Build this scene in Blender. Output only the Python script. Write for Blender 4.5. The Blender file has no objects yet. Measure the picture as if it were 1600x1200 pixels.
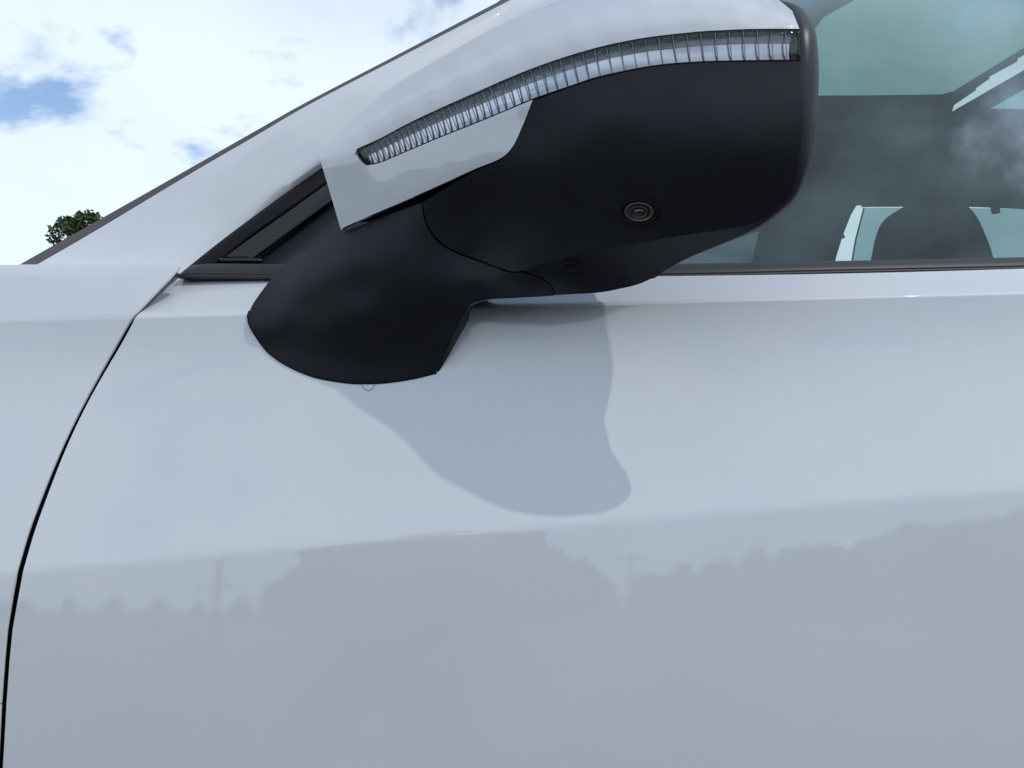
import bpy, bmesh, math, random
import numpy as np
from mathutils import Vector
from mathutils.geometry import tessellate_polygon

# ------------------------------------------------------------------ camera
F = 1250.0                      # focal length in pixels of a 1600 x 1200 frame
HC = 0.86                       # camera height above the ground
TH = math.atan(0.08)            # pitched slightly upwards
CT, ST = math.cos(TH), math.sin(TH)
scene = bpy.context.scene
cam_d = bpy.data.cameras.new('camera')
cam_d.sensor_width = 36.0
cam_d.lens = F / 1600.0 * 36.0
cam_d.clip_start = 0.01
cam_d.clip_end = 3000.0
cam = bpy.data.objects.new('camera', cam_d)
scene.collection.objects.link(cam)
cam.location = (0, 0, HC)
cam.rotation_euler = (math.pi / 2 + TH, 0, 0)
scene.camera = cam

# ------------------------------------------------------------------ sky and sun
SUN_DIR = Vector((0.46, -0.32, 0.90)).normalized()      # towards the sun
SUN_EL = math.asin(SUN_DIR.z)
SUN_AZ = math.atan2(SUN_DIR.x, SUN_DIR.y)
world = bpy.data.worlds.new('World')
scene.world = world
world.use_nodes = True
wt = world.node_tree
for n in list(wt.nodes):
    wt.nodes.remove(n)


def wn(t, **kw):
    n = wt.nodes.new(t)
    for k, v in kw.items():
        setattr(n, k, v)
    return n


def wmath(op, a, b=None, clamp=False):
    n = wn('ShaderNodeMath', operation=op)
    n.use_clamp = clamp
    for i, v in enumerate((a, b)):
        if v is None:
            continue
        if isinstance(v, (int, float)):
            n.inputs[i].default_value = v
        else:
            wt.links.new(v, n.inputs[i])
    return n.outputs[0]


CLOUD_OFF = (22.49, 25.35, 0.16)
sky = wn('ShaderNodeTexSky', sky_type='NISHITA')
sky.sun_disc = False
sky.sun_elevation = SUN_EL
sky.sun_rotation = SUN_AZ
sky.air_density = 1.0
sky.dust_density = 0.6
tc = wn('ShaderNodeTexCoord')
sep = wn('ShaderNodeSeparateXYZ')
wt.links.new(tc.outputs['Generated'], sep.inputs[0])
zz = wmath('ADD', wmath('MAXIMUM', sep.outputs[2], 0.0), 0.22)
comb = wn('ShaderNodeCombineXYZ')
wt.links.new(wmath('DIVIDE', sep.outputs[0], zz), comb.inputs[0])
wt.links.new(wmath('DIVIDE', sep.outputs[1], zz), comb.inputs[1])
mp = wn('ShaderNodeMapping')
mp.inputs['Location'].default_value = CLOUD_OFF
wt.links.new(comb.outputs[0], mp.inputs[0])
n1 = wn('ShaderNodeTexNoise')
n1.inputs['Scale'].default_value = 3.0
n1.inputs['Detail'].default_value = 9.0
n1.inputs['Roughness'].default_value = 0.56
n1.inputs['Distortion'].default_value = 0.35
wt.links.new(mp.outputs[0], n1.inputs['Vector'])
mask = wn('ShaderNodeValToRGB')
mask.color_ramp.elements[0].position = 0.335
mask.color_ramp.elements[1].position = 0.465
mask.color_ramp.interpolation = 'EASE'
wt.links.new(n1.outputs[0], mask.inputs[0])
n2 = wn('ShaderNodeTexNoise')
n2.inputs['Scale'].default_value = 2.6
n2.inputs['Detail'].default_value = 6.0
n2.inputs['Roughness'].default_value = 0.5
mp2 = wn('ShaderNodeMapping')
mp2.inputs['Location'].default_value = (23.63, 10.99, 5.21)
wt.links.new(comb.outputs[0], mp2.inputs[0])
wt.links.new(mp2.outputs[0], n2.inputs['Vector'])
ccol = wn('ShaderNodeValToRGB')
ccol.color_ramp.elements[0].position = 0.38
ccol.color_ramp.elements[0].color = (0.28, 0.325, 0.39, 1)
ccol.color_ramp.elements[1].position = 0.60
ccol.color_ramp.elements[1].color = (0.82, 0.97, 1.16, 1)
wt.links.new(n2.outputs[0], ccol.inputs[0])
# the grey undersides of the clouds show overhead; seen from the side they are white
elev = wn('ShaderNodeMapRange')
elev.inputs[1].default_value = 0.42
elev.inputs[2].default_value = 0.82
elev.inputs[3].default_value = 0.88
elev.inputs[4].default_value = 0.0
wt.links.new(sep.outputs[2], elev.inputs[0])
cside = wn('ShaderNodeMix', data_type='RGBA')
wt.links.new(elev.outputs[0], cside.inputs[0])
wt.links.new(ccol.outputs[0], cside.inputs[6])
cside.inputs[7].default_value = (1.26, 1.45, 1.68, 1)
cmul = wn('ShaderNodeVectorMath', operation='SCALE')
wt.links.new(cside.outputs[2], cmul.inputs[0])
cmul.inputs['Scale'].default_value = 32.0
smul = wn('ShaderNodeVectorMath', operation='SCALE')
wt.links.new(sky.outputs[0], smul.inputs[0])
smul.inputs['Scale'].default_value = 9.0
wmix = wn('ShaderNodeMix', data_type='RGBA')
wt.links.new(mask.outputs[0], wmix.inputs[0])
wt.links.new(smul.outputs[0], wmix.inputs[6])
wt.links.new(cmul.outputs[0], wmix.inputs[7])
bg = wn('ShaderNodeBackground')
bg.inputs['Strength'].default_value = 0.115
wt.links.new(wmix.outputs[2], bg.inputs['Color'])
wout = wn('ShaderNodeOutputWorld')
wt.links.new(bg.outputs[0], wout.inputs[0])

sun_d = bpy.data.lights.new('sun', 'SUN')
sun_d.energy = 5.0
sun_d.angle = math.radians(0.5)
sun_d.color = (1.0, 0.985, 0.97)
sun = bpy.data.objects.new('sun', sun_d)
scene.collection.objects.link(sun)
sun.rotation_euler = SUN_DIR.to_track_quat('Z', 'Y').to_euler()
sun.location = (3, -4, 8)

vs = scene.view_settings
vs.view_transform = 'Standard'
vs.look = 'None'
vs.exposure = -2.34
vs.gamma = 1.0
vs.use_curve_mapping = False
scene.cycles.max_bounces = 10
scene.cycles.transparent_max_bounces = 24
scene.cycles.caustics_reflective = False
scene.cycles.caustics_refractive = False
scene.cycles.sample_clamp_indirect = 6.0

random.seed(7)
COL = scene.collection


# ------------------------------------------------------------------ materials
def mat(name, base, rough=0.5, metal=0.0, coat=0.0, coat_rough=0.03, spec=0.5, emis=None):
    m = bpy.data.materials.new(name)
    m.use_nodes = True
    b = m.node_tree.nodes['Principled BSDF']
    b.inputs['Base Color'].default_value = (*base, 1)
    b.inputs['Roughness'].default_value = rough
    b.inputs['Metallic'].default_value = metal
    b.inputs['Coat Weight'].default_value = coat
    b.inputs['Coat Roughness'].default_value = coat_rough
    b.inputs['Coat IOR'].default_value = 1.66
    b.inputs['Specular IOR Level'].default_value = spec
    return m


def add_noise(m, scale, lo, hi, bump=0.0, bscale=None, dist=0.001, detail=4, rlo=None, rhi=None, stretch=None):
    nt = m.node_tree
    b = nt.nodes['Principled BSDF']
    tcn = nt.nodes.new('ShaderNodeTexCoord')
    src = tcn.outputs['Object']
    if stretch:
        mpn = nt.nodes.new('ShaderNodeMapping')
        mpn.inputs['Scale'].default_value = stretch
        nt.links.new(src, mpn.inputs[0])
        src = mpn.outputs[0]
    n = nt.nodes.new('ShaderNodeTexNoise')
    n.inputs['Scale'].default_value = scale
    n.inputs['Detail'].default_value = detail
    nt.links.new(src, n.inputs['Vector'])
    r = nt.nodes.new('ShaderNodeValToRGB')
    r.color_ramp.elements[0].position = 0.3
    r.color_ramp.elements[1].position = 0.7
    r.color_ramp.elements[0].color = (*lo, 1)
    r.color_ramp.elements[1].color = (*hi, 1)
    nt.links.new(n.outputs[0], r.inputs[0])
    nt.links.new(r.outputs[0], b.inputs['Base Color'])
    if rlo is not None:
        mr = nt.nodes.new('ShaderNodeMapRange')
        mr.inputs[3].default_value = rlo
        mr.inputs[4].default_value = rhi
        nt.links.new(n.outputs[0], mr.inputs[0])
        nt.links.new(mr.outputs[0], b.inputs['Roughness'])
    if bump:
        n3 = nt.nodes.new('ShaderNodeTexNoise')
        n3.inputs['Scale'].default_value = bscale or scale
        n3.inputs['Detail'].default_value = 3
        nt.links.new(tcn.outputs['Object'], n3.inputs['Vector'])
        bp = nt.nodes.new('ShaderNodeBump')
        bp.inputs['Strength'].default_value = bump
        bp.inputs['Distance'].default_value = dist
        nt.links.new(n3.outputs[0], bp.inputs['Height'])
        nt.links.new(bp.outputs[0], b.inputs['Normal'])
    return m


def glass_mat(name, tint, ior=1.5, rough=0.0, refl=1.0):
    m = bpy.data.materials.new(name)
    m.use_nodes = True
    nt = m.node_tree
    for n in list(nt.nodes):
        nt.nodes.remove(n)
    out = nt.nodes.new('ShaderNodeOutputMaterial')
    mx = nt.nodes.new('ShaderNodeMixShader')
    fr = nt.nodes.new('ShaderNodeFresnel')
    fr.inputs['IOR'].default_value = ior
    mu = nt.nodes.new('ShaderNodeMath')
    mu.operation = 'MULTIPLY'
    mu.use_clamp = True
    mu.inputs[1].default_value = refl
    tr = nt.nodes.new('ShaderNodeBsdfTransparent')
    tr.inputs[0].default_value = (*tint, 1)
    gl = nt.nodes.new('ShaderNodeBsdfGlossy')
    gl.inputs['Color'].default_value = (0.86, 1.0, 0.99, 1)
    gl.inputs['Roughness'].default_value = rough
    ge = nt.nodes.new('ShaderNodeNewGeometry')
    mr = nt.nodes.new('ShaderNodeMapRange')
    mr.inputs[3].default_value = ior
    mr.inputs[4].default_value = 1.0 / ior
    nt.links.new(ge.outputs['Backfacing'], mr.inputs[0])
    nt.links.new(mr.outputs[0], fr.inputs['IOR'])
    nt.links.new(fr.outputs[0], mu.inputs[0])
    nt.links.new(mu.outputs[0], mx.inputs[0])
    nt.links.new(tr.outputs[0], mx.inputs[1])
    nt.links.new(gl.outputs[0], mx.inputs[2])
    nt.links.new(mx.outputs[0], out.inputs[0])
    return m


M = {}
M['paint'] = mat('white_paint', (0.76, 0.785, 0.80), 0.45, coat=1.0, coat_rough=0.012)
add_noise(M['paint'], 9.0, (0.755, 0.772, 0.80), (0.78, 0.797, 0.825), detail=3)
nt_ = M['paint'].node_tree
tc_ = nt_.nodes.new('ShaderNodeTexCoord')
no_ = nt_.nodes.new('ShaderNodeTexNoise')
no_.inputs['Scale'].default_value = 420.0
no_.inputs['Detail'].default_value = 2.0
nt_.links.new(tc_.outputs['Object'], no_.inputs['Vector'])
bu_ = nt_.nodes.new('ShaderNodeBump')
bu_.inputs['Strength'].default_value = 0.10
bu_.inputs['Distance'].default_value = 0.00012
nt_.links.new(no_.outputs[0], bu_.inputs['Height'])
nt_.links.new(bu_.outputs[0], nt_.nodes['Principled BSDF'].inputs['Coat Normal'])
M['plastic'] = mat('black_plastic', (0.018, 0.019, 0.022), 0.5, spec=0.3)
add_noise(M['plastic'], 60.0, (0.0085, 0.0095, 0.0135), (0.011, 0.0122, 0.017), bump=0.25, bscale=2600.0, dist=0.0003, rlo=0.46, rhi=0.56)
M['bezel'] = mat('bezel_plastic', (0.02, 0.021, 0.023), 0.38, spec=0.45)
add_noise(M['bezel'], 80.0, (0.022, 0.0225, 0.026), (0.028, 0.029, 0.033), bump=0.12, bscale=2400.0, dist=0.0002)


def dust(m, scale, thr, colour, amount):
    """sparse specks of dust on top of the base colour"""
    nt = m.node_tree
    b = nt.nodes['Principled BSDF']
    src = b.inputs['Base Color'].links[0].from_socket
    tcn = nt.nodes.new('ShaderNodeTexCoord')
    n = nt.nodes.new('ShaderNodeTexNoise')
    n.inputs['Scale'].default_value = scale
    n.inputs['Detail'].default_value = 1.0
    nt.links.new(tcn.outputs['Object'], n.inputs['Vector'])
    n2_ = nt.nodes.new('ShaderNodeTexNoise')
    n2_.inputs['Scale'].default_value = 7.0
    nt.links.new(tcn.outputs['Object'], n2_.inputs['Vector'])
    ad = nt.nodes.new('ShaderNodeMath')
    ad.operation = 'MULTIPLY_ADD'
    ad.inputs[1].default_value = 0.25
    nt.links.new(n2_.outputs[0], ad.inputs[0])
    nt.links.new(n.outputs[0], ad.inputs[2])
    mr = nt.nodes.new('ShaderNodeMapRange')
    mr.inputs[1].default_value = thr
    mr.inputs[2].default_value = thr + 0.04
    mr.inputs[4].default_value = amount
    nt.links.new(ad.outputs[0], mr.inputs[0])
    mx = nt.nodes.new('ShaderNodeMix')
    mx.data_type = 'RGBA'
    mx.inputs[7].default_value = (*colour, 1)
    nt.links.new(mr.outputs[0], mx.inputs[0])
    nt.links.new(src, mx.inputs[6])
    nt.links.new(mx.outputs[2], b.inputs['Base Color'])


dust(M['paint'], 620.0, 0.865, (0.45, 0.43, 0.40), 0.32)
dust(M['plastic'], 700.0, 0.86, (0.10, 0.095, 0.09), 0.22)
M['core'] = mat('dark_core', (0.006, 0.006, 0.007), 0.7, spec=0.2)
M['rubber'] = mat('black_rubber', (0.007, 0.007, 0.009), 0.6, spec=0.18)
M['gloss_black'] = mat('gloss_black', (0.012, 0.012, 0.014), 0.18, spec=0.5)
M['trim'] = mat('grey_trim', (0.035, 0.035, 0.037), 0.42, spec=0.4)
add_noise(M['trim'], 40.0, (0.028, 0.028, 0.030), (0.038, 0.038, 0.040), rlo=0.38, rhi=0.5)
M['screen_trim'] = mat('windscreen_trim', (0.12, 0.105, 0.105), 0.5, spec=0.4)
M['panel_dark'] = mat('triangle_panel', (0.022, 0.024, 0.028), 0.45, spec=0.4)
M['cloth'] = mat('seat_cloth', (0.03, 0.031, 0.034), 0.9, spec=0.2)
add_noise(M['cloth'], 300.0, (0.008, 0.0085, 0.010), (0.014, 0.0145, 0.016), bump=0.3, bscale=900, dist=0.001)
M['lining'] = mat('interior_lining', (0.014, 0.0145, 0.015), 0.85, spec=0.2)
M['lining_dark'] = mat('interior_dark', (0.009, 0.0095, 0.010), 0.8, spec=0.2)
M['glass'] = glass_mat('side_glass', (0.62, 0.74, 0.70), 1.52, refl=3.6)
M['far_glass'] = glass_mat('far_glass', (0.34, 0.46, 0.46), 1.52)
M['dark_glass'] = glass_mat('dark_glass', (0.07, 0.10, 0.10), 1.52)
M['roof_glass'] = glass_mat('roof_glass', (0.30, 0.47, 0.43), 1.52)
M['lens'] = glass_mat('clear_lens', (0.90, 0.90, 0.92), 1.5, rough=0.03, refl=1.0)
M['cover'] = glass_mat('lens_cover', (0.97, 0.97, 0.98), 1.45, rough=0.02, refl=0.7)
M['rib'] = mat('lens_rib', (0.30, 0.31, 0.33), 0.15, spec=0.9)
M['chrome'] = mat('chrome', (0.80, 0.81, 0.84), 0.10, metal=1.0)
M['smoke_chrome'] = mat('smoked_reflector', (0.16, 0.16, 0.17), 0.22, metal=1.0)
M['mirror'] = mat('mirror_glass', (0.85, 0.87, 0.88), 0.02, metal=1.0)
M['camera_ring'] = mat('camera_ring', (0.03, 0.027, 0.025), 0.3, spec=0.6)
M['camera_glass'] = mat('camera_glass', (0.006, 0.006, 0.008), 0.04, coat=1.0)
M['camera_metal'] = mat('camera_metal', (0.16, 0.14, 0.12), 0.35, metal=0.8)
M['tyre'] = mat('tyre', (0.02, 0.02, 0.02), 0.8)
M['rim'] = mat('rim', (0.45, 0.46, 0.48), 0.3, metal=0.9)
M['asphalt'] = mat('asphalt', (0.09, 0.09, 0.09), 0.9)
add_noise(M['asphalt'], 1.4, (0.075, 0.075, 0.074), (0.12, 0.118, 0.114), bump=0.6, bscale=160, dist=0.01, detail=10)
M['bark'] = mat('bark', (0.10, 0.075, 0.055), 0.9)
add_noise(M['bark'], 8.0, (0.06, 0.045, 0.033), (0.14, 0.11, 0.085), bump=0.6, bscale=30, dist=0.02)
M['leaf_a'] = mat('leaf_mid', (0.085, 0.12, 0.045), 0.6, spec=0.3)
M['leaf_b'] = mat('leaf_olive', (0.11, 0.12, 0.05), 0.6, spec=0.3)
M['leaf_c'] = mat('leaf_deep', (0.055, 0.09, 0.035), 0.6, spec=0.3)
M['wood'] = mat('pole_wood', (0.12, 0.09, 0.065), 0.9)
add_noise(M['wood'], 6.0, (0.09, 0.068, 0.05), (0.15, 0.115, 0.085), stretch=(6, 6, 0.6))
M['steel'] = mat('galvanised_steel', (0.30, 0.31, 0.32), 0.5, metal=0.6)
M['hair'] = mat('hair', (0.12, 0.10, 0.09), 0.5)


# ------------------------------------------------------------------ helpers
def obj(name, verts, faces, m, parent=None, smooth=True, face_to=None):
    me = bpy.data.meshes.new(name)
    me.from_pydata([tuple(map(float, v)) for v in verts], [], faces)
    me.validate()
    me.update()
    if face_to is not None:
        s = Vector((0, 0, 0))
        for p in me.polygons:
            s += p.normal * p.area
        if s.dot(Vector(face_to)) < 0:
            me.flip_normals()
            me.update()
    if smooth:
        me.shade_smooth()
    me.materials.append(m)
    o = bpy.data.objects.new(name, me)
    COL.objects.link(o)
    o.parent = parent
    return o


def empty(name, loc=(0, 0, 0)):
    o = bpy.data.objects.new(name, None)
    o.empty_display_size = 0.1
    o.location = loc
    COL.objects.link(o)
    return o


def tag(o, label=None, cat=None, group=None, kind=None):
    if label:
        o['label'] = label
    if cat:
        o['category'] = cat
    if group:
        o['group'] = group
    if kind:
        o['kind'] = kind
    return o


def grid_faces(nr, nc, off=0, close=False):
    fs = []
    for i in range(nr - 1):
        for j in range(nc if close else nc - 1):
            a = off + i * nc + j
            b = off + i * nc + (j + 1) % nc
            fs.append((a, b, b + nc, a + nc))
    return fs


def shell(o, thick, bevel=0.0, seg=2, angle=40):
    s = o.modifiers.new('solid', 'SOLIDIFY')
    s.thickness = thick
    s.offset = -1
    s.use_even_offset = False
    if bevel:
        b = o.modifiers.new('bevel', 'BEVEL')
        b.width = bevel
        b.segments = seg
        b.limit_method = 'ANGLE'
        b.angle_limit = math.radians(angle)
        w = o.modifiers.new('wn', 'WEIGHTED_NORMAL')
        w.keep_sharp = False
        w.weight = 60
    return o


def ray(px, py):
    x = (px - 800.0) / F
    v = (600.0 - py) / F
    k = CT - v * ST
    return x / k, (ST + v * CT) / k


def P(px, py, Y):
    dx, dz = ray(px, py)
    return np.array((dx * Y, Y, HC + dz * Y))


def resample(pts, n, closed=False):
    """smooth (Catmull-Rom) resampling of a polyline by length"""
    p = np.array(pts, float)
    if closed:
        p = np.vstack([p[-1], p, p[0], p[1]])
    else:
        p = np.vstack([2 * p[0] - p[1], p, 2 * p[-1] - p[-2]])
    out = []
    for i in range(1, len(p) - 2):
        for t in np.linspace(0, 1, 24, endpoint=False):
            a, b, c, d = p[i - 1], p[i], p[i + 1], p[i + 2]
            out.append(0.5 * (2 * b + (c - a) * t + (2 * a - 5 * b + 4 * c - d) * t * t + (3 * b - a - 3 * c + d) * t ** 3))
    out.append(p[-2])
    out = np.array(out)
    L = np.concatenate([[0], np.cumsum(np.linalg.norm(np.diff(out[:, :2], axis=0), axis=1))])
    tt = np.linspace(0, L[-1], n, endpoint=not closed)
    return np.stack([np.interp(tt, L, out[:, k]) for k in range(out.shape[1])], 1)


class TPS:
    """thin plate spline: depth as a smooth function of two coordinates"""
    def __init__(self, pts, lam=1e-5):
        p = np.array(pts, float)
        self.c = p[:, :2] / 500.0
        n = len(p)
        A = np.zeros((n + 3, n + 3))
        A[:n, :n] = self.k(self.c, self.c) + lam * np.eye(n)
        A[:n, n] = 1
        A[:n, n + 1:] = self.c
        A[n, :n] = 1
        A[n + 1:, :n] = self.c.T
        self.w = np.linalg.solve(A, np.concatenate([p[:, 2], np.zeros(3)]))

    def k(self, a, b):
        r2 = ((a[:, None] - b[None]) ** 2).sum(-1)
        return 0.5 * r2 * np.log(r2 + 1e-12)

    def __call__(self, q):
        q = np.atleast_2d(np.array(q, float))[:, :2] / 500.0
        n = len(self.c)
        return self.k(q, self.c) @ self.w[:n] + self.w[n] + q @ self.w[n + 1:]


def ruled2d(A, B, nr):
    """rows of 2-D points from curve A to curve B (same number of points)"""
    return np.stack([A + (B - A) * t for t in (np.linspace(0, 1, nr) if np.isscalar(nr) else nr)])


def to3d(rows, field, dy=0.0):
    nr, nc = rows.shape[:2]
    q = rows.reshape(-1, rows.shape[2])
    Y = field(q) + dy
    return [P(a[0], a[1], y) for a, y in zip(q, Y)]


# ------------------------------------------------------------------ ground
s = 900.0
g = obj('ground', [(-s, -s, 0), (s, -s, 0), (s, s, 0), (-s, s, 0)], [(0, 1, 2, 3)], M['asphalt'], smooth=False)
tag(g, 'grey asphalt of the car park', 'ground', kind='structure')

# ------------------------------------------------------------------ the body side as a surface Y = S(X, Z)
def ycr(X):
    return 0.64 + 0.035 * (np.asarray(X, float) - 0.1) ** 2


def fit_on(fn, pts, deg=2):
    xs, zs = [], []
    for px, py in pts:
        Y = 0.66
        for _ in range(20):
            p = P(px, py, Y)
            Y = float(fn(p[0], p[2]))
        xs.append(p[0])
        zs.append(p[2])
    return np.poly1d(np.polyfit(xs, zs, deg))


zcr = fit_on(lambda X, Z: ycr(X), [(0, 895), (280, 871), (560, 846), (800, 827), (1060, 806), (1330, 785), (1600, 765)])
UP_S = np.linspace(0, 1, 201)
UP_T = np.tan(np.radians(np.interp(UP_S, [0, 0.3, 0.55, 0.72, 0.86, 1.0], [20.0, 19.5, 17.5, 13.0, 5.0, 0.5])))
UP_T = np.convolve(np.pad(UP_T, 12, 'edge'), np.ones(25) / 25, 'valid')
UP_I = np.concatenate([[0], np.cumsum((UP_T[1:] + UP_T[:-1]) / 2 * (UP_S[1] - UP_S[0]))])
LO_D = np.linspace(0, 0.75, 301)
LO_T = np.tan(np.radians(np.interp(LO_D, [0, 0.1, 0.2, 0.35, 0.5, 0.6, 0.75], [6.0, 5.2, 3.8, 0.0, -6.0, -14.0, -25.0])))
LO_I = np.concatenate([[0], np.cumsum((LO_T[1:] + LO_T[:-1]) / 2 * (LO_D[1] - LO_D[0]))])
SHELF = math.tan(math.radians(53))
FEND = math.tan(math.radians(25))
zsh = np.poly1d([0.13 + HC])


def S(X, Z, up=None):
    if up is None:
        up = SHELF
    zc, zs = zcr(X), zsh(X)
    if Z <= zc:
        return float(ycr(X) - np.interp(zc - Z, LO_D, LO_I))
    if Z <= zs:
        return float(ycr(X) + (zs - zc) * np.interp((Z - zc) / (zs - zc), UP_S, UP_I))
    return float(ycr(X) + (zs - zc) * UP_I[-1] + (Z - zs) * up)


for _ in range(6):
    zsh = fit_on(lambda X, Z: S(X, min(Z, zsh(X))), [(0, 499), (200, 494), (390, 490), (740, 478), (1000, 472), (1300, 465), (1600, 457)])
zbe = fit_on(S, [(290, 440), (430, 440), (1020, 440), (1300, 434), (1600, 427)])
zft = fit_on(lambda X, Z: S(X, Z, FEND), [(0, 411), (150, 410), (288, 409)], 1)


def hit(px, py, up=None):
    Y = 0.68
    for _ in range(40):
        p = P(px, py, Y)
        Y = 0.5 * Y + 0.5 * S(p[0], p[2], up)
    return P(px, py, Y)


def zrow(kind, v, X):
    if kind == 'L':
        return zcr(X) - v
    if kind == 'U':
        return zcr(X) + v * (zsh(X) - zcr(X))
    if kind == 'S':
        return zsh(X) + v * (zbe(X) - zsh(X))
    if kind == 'F':
        return zsh(X) + v * (zft(X) - zsh(X))


car = empty('car', (0, 1.4, 0))
car_off = np.array((0, 1.4, 0))
tag(car, 'white parked car seen close up at its front door and wing mirror', 'car')


def cobj(name, verts, faces, m, parent=None, smooth=True, face_to=(0, -1, 0)):
    """a part of the car; vertices given in world coordinates"""
    v = np.array(verts, float) - car_off
    return obj(name, v, faces, m, parent or car, smooth, face_to)


DOOR_GAP = [(268, 444), (244, 466), (220, 489), (194, 530), (164, 580), (136, 630), (110, 684), (90, 732), (72, 780), (52, 835), (37, 890), (18, 990), (8, 1130), (5, 1200)]
FEND_GAP = [(289, 411), (262, 437), (208, 494), (187, 530), (158, 580), (130, 630), (103, 684), (82, 732), (63, 780), (42, 835), (27, 890), (9, 990), (-1, 1130), (-4, 1200)]
dg = np.array([hit(*p) for p in DOOR_GAP])
fg = np.array([hit(p[0], p[1], FEND) for p in FEND_GAP])


def edge_fn(g):
    zs = g[::-1, 2]
    xs = g[::-1, 0]
    # carry on down to the sill almost vertically
    zs = np.concatenate([[0.2], [0.45], zs])
    xs = np.concatenate([[xs[0] + 0.03], [xs[0] + 0.004], xs])
    zz_ = np.linspace(zs[0], zs[-1], 400)
    xx = np.interp(zz_, zs, xs)
    xs_s = np.convolve(np.pad(xx, 6, 'edge'), np.ones(13) / 13, 'valid')
    def fn(z):
        z = float(z)
        if z > zs[-1]:
            return float(xs[-1] + (z - zs[-1]) * (xs[-1] - xs[-2]) / (zs[-1] - zs[-2]))
        return float(np.interp(z, zz_, xs_s))
    return fn


door_l, fend_r = edge_fn(dg), edge_fn(fg)
DOOR_R = 0.80


def panel(rows, xl, xr, nc, up=None, skip=None):
    vs_, n = [], 0
    for kind, v in rows:
        a = -0.2
        b = 0.2
        for _ in range(12):
            a = xl(zrow(kind, v, a))
            b = xr(zrow(kind, v, b))
        u = np.linspace(0, 1, nc)
        for t in u:
            X = a + (b - a) * t
            Z = zrow(kind, v, X)
            vs_.append((X, S(X, Z, up), Z))
        n += 1
    return vs_, grid_faces(n, nc)


LOWER = [('L', d) for d in (0.60, 0.52, 0.45, 0.38, 0.32, 0.26, 0.21, 0.17, 0.13, 0.10, 0.07, 0.045, 0.025, 0.012, 0.005, 0.0018)]
UPPER = [('U', t) for t in (0.009, 0.025, 0.06, 0.12, 0.18, 0.24, 0.30, 0.36, 0.42, 0.48, 0.54, 0.60, 0.66, 0.72, 0.77, 0.82, 0.86, 0.90, 0.94, 0.97, 0.985, 0.993)]
SHELF_R = [('S', t) for t in (0.06, 0.13, 0.25, 0.45, 0.65, 0.85, 1.0, 1.25)]
v, f = panel(LOWER + UPPER + SHELF_R, door_l, lambda z: DOOR_R, 60)
door = cobj('front_door', v, f, M['paint'])
shell(door, 0.005, 0.0014, 3)
v, f = panel(LOWER + UPPER + SHELF_R, lambda z: DOOR_R + 0.005, lambda z: DOOR_R + 0.95, 24)
rdoor = cobj('rear_door', v, f, M['paint'])
shell(rdoor, 0.005, 0.0014, 2)

# fender: above the wheel arch, and the pieces before and behind it
WX, WZ, WR = -0.93, 0.33, 0.385
FROWS = [('L', d) for d in (0.10, 0.07, 0.045, 0.025, 0.012, 0.005, 0.0018)] + UPPER + [('F', t) for t in (0.03, 0.07, 0.15, 0.3, 0.5, 0.7, 0.86)]


def arch_r(z):
    h = WR ** 2 - (z - WZ) ** 2
    return WX + (math.sqrt(h) if h > 0 else 0.0)


v, f = panel(FROWS, lambda z: -1.55, fend_r, 46, FEND)
# roll over the top edge into the bonnet
nc = 46
top = [np.array(p) for p in v[-nc:]]
rolled = []
for k, (dy, dz) in enumerate(((0.0036, 0.0050), (0.0058, 0.0068), (0.0085, 0.0076), (0.0125, 0.0080), (0.022, 0.0084), (0.06, 0.0095))):
    rolled += [p + np.array((-0.022 * min(k, 3) / 3 * (j_ / (nc - 1.0)) ** 10, dy, dz)) for j_, p in enumerate(top)]
nrow = len(FROWS) + 6
v = v + rolled
f = grid_faces(nrow, nc)
off = len(v)
lowrows = [('L', d) for d in (0.55, 0.50, 0.45, 0.40, 0.35, 0.30, 0.26, 0.22, 0.18, 0.14, 0.10)]
zlow = 0.715
v2, f2 = panel(lowrows, lambda z: arch_r(z), fend_r, 12, FEND)
f += [tuple(i + off for i in q) for q in f2]
v += v2
off = len(v)
v3, f3 = panel(lowrows, lambda z: -1.55, lambda z: 2 * WX - arch_r(z), 12, FEND)
f += [tuple(i + off for i in q) for q in f3]
v += v3
fender = cobj('front_fender', v, f, M['paint'])
shell(fender, 0.003, 0.0012, 2)

# bonnet, inboard of the fender
bv = []
for i, x in enumerate(np.linspace(-1.55, -0.36, 20)):
    y0 = S(x, zft(x) , FEND) + 0.052
    z0 = zft(x) + 0.006
    for j, t in enumerate(np.linspace(0, 1, 12)):
        y = y0 + (2.09 - y0) * t
        bv.append((x, y, z0 + 0.045 * math.sin(math.pi * t) ** 0.8 - 0.02 * (x < -1.2) * (-(x) - 1.2)))
bonnet = cobj('bonnet', bv, grid_faces(20, 12), M['paint'], face_to=(0, 0, 1))
shell(bonnet, 0.004)

# dark jamb behind the gap between fender and door
jv = []
jz = np.linspace(0.30, float(zsh(-0.28)) - 0.004, 50)
for z in jz:
    c = 0.5 * (door_l(z) + fend_r(z))
    for dx in (-0.035, 0.035):
        jv.append((c + dx, S(c + dx, z) + 0.013, z))
cobj('door_seal', jv, grid_faces(50, 2), M['core'])
sv = []
for x in np.linspace(-0.5, 1.75, 10):
    for (dy, z) in ((0.0, 0.37), (-0.005, 0.30), (0.02, 0.22), (0.10, 0.19)):
        sv.append((x, float(ycr(x)) + 0.075 + dy, z))
cobj('sill', sv, grid_faces(10, 4), M['plastic'])

# ------------------------------------------------------------------ glasshouse: pillar, window, seals
zb0 = float(zbe(0.2))


def W(X, Z):
    h = Z - zb0
    return 0.752 + 0.035 * (X - 0.1) ** 2 + 0.575 * h + 0.10 * h * h


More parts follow.
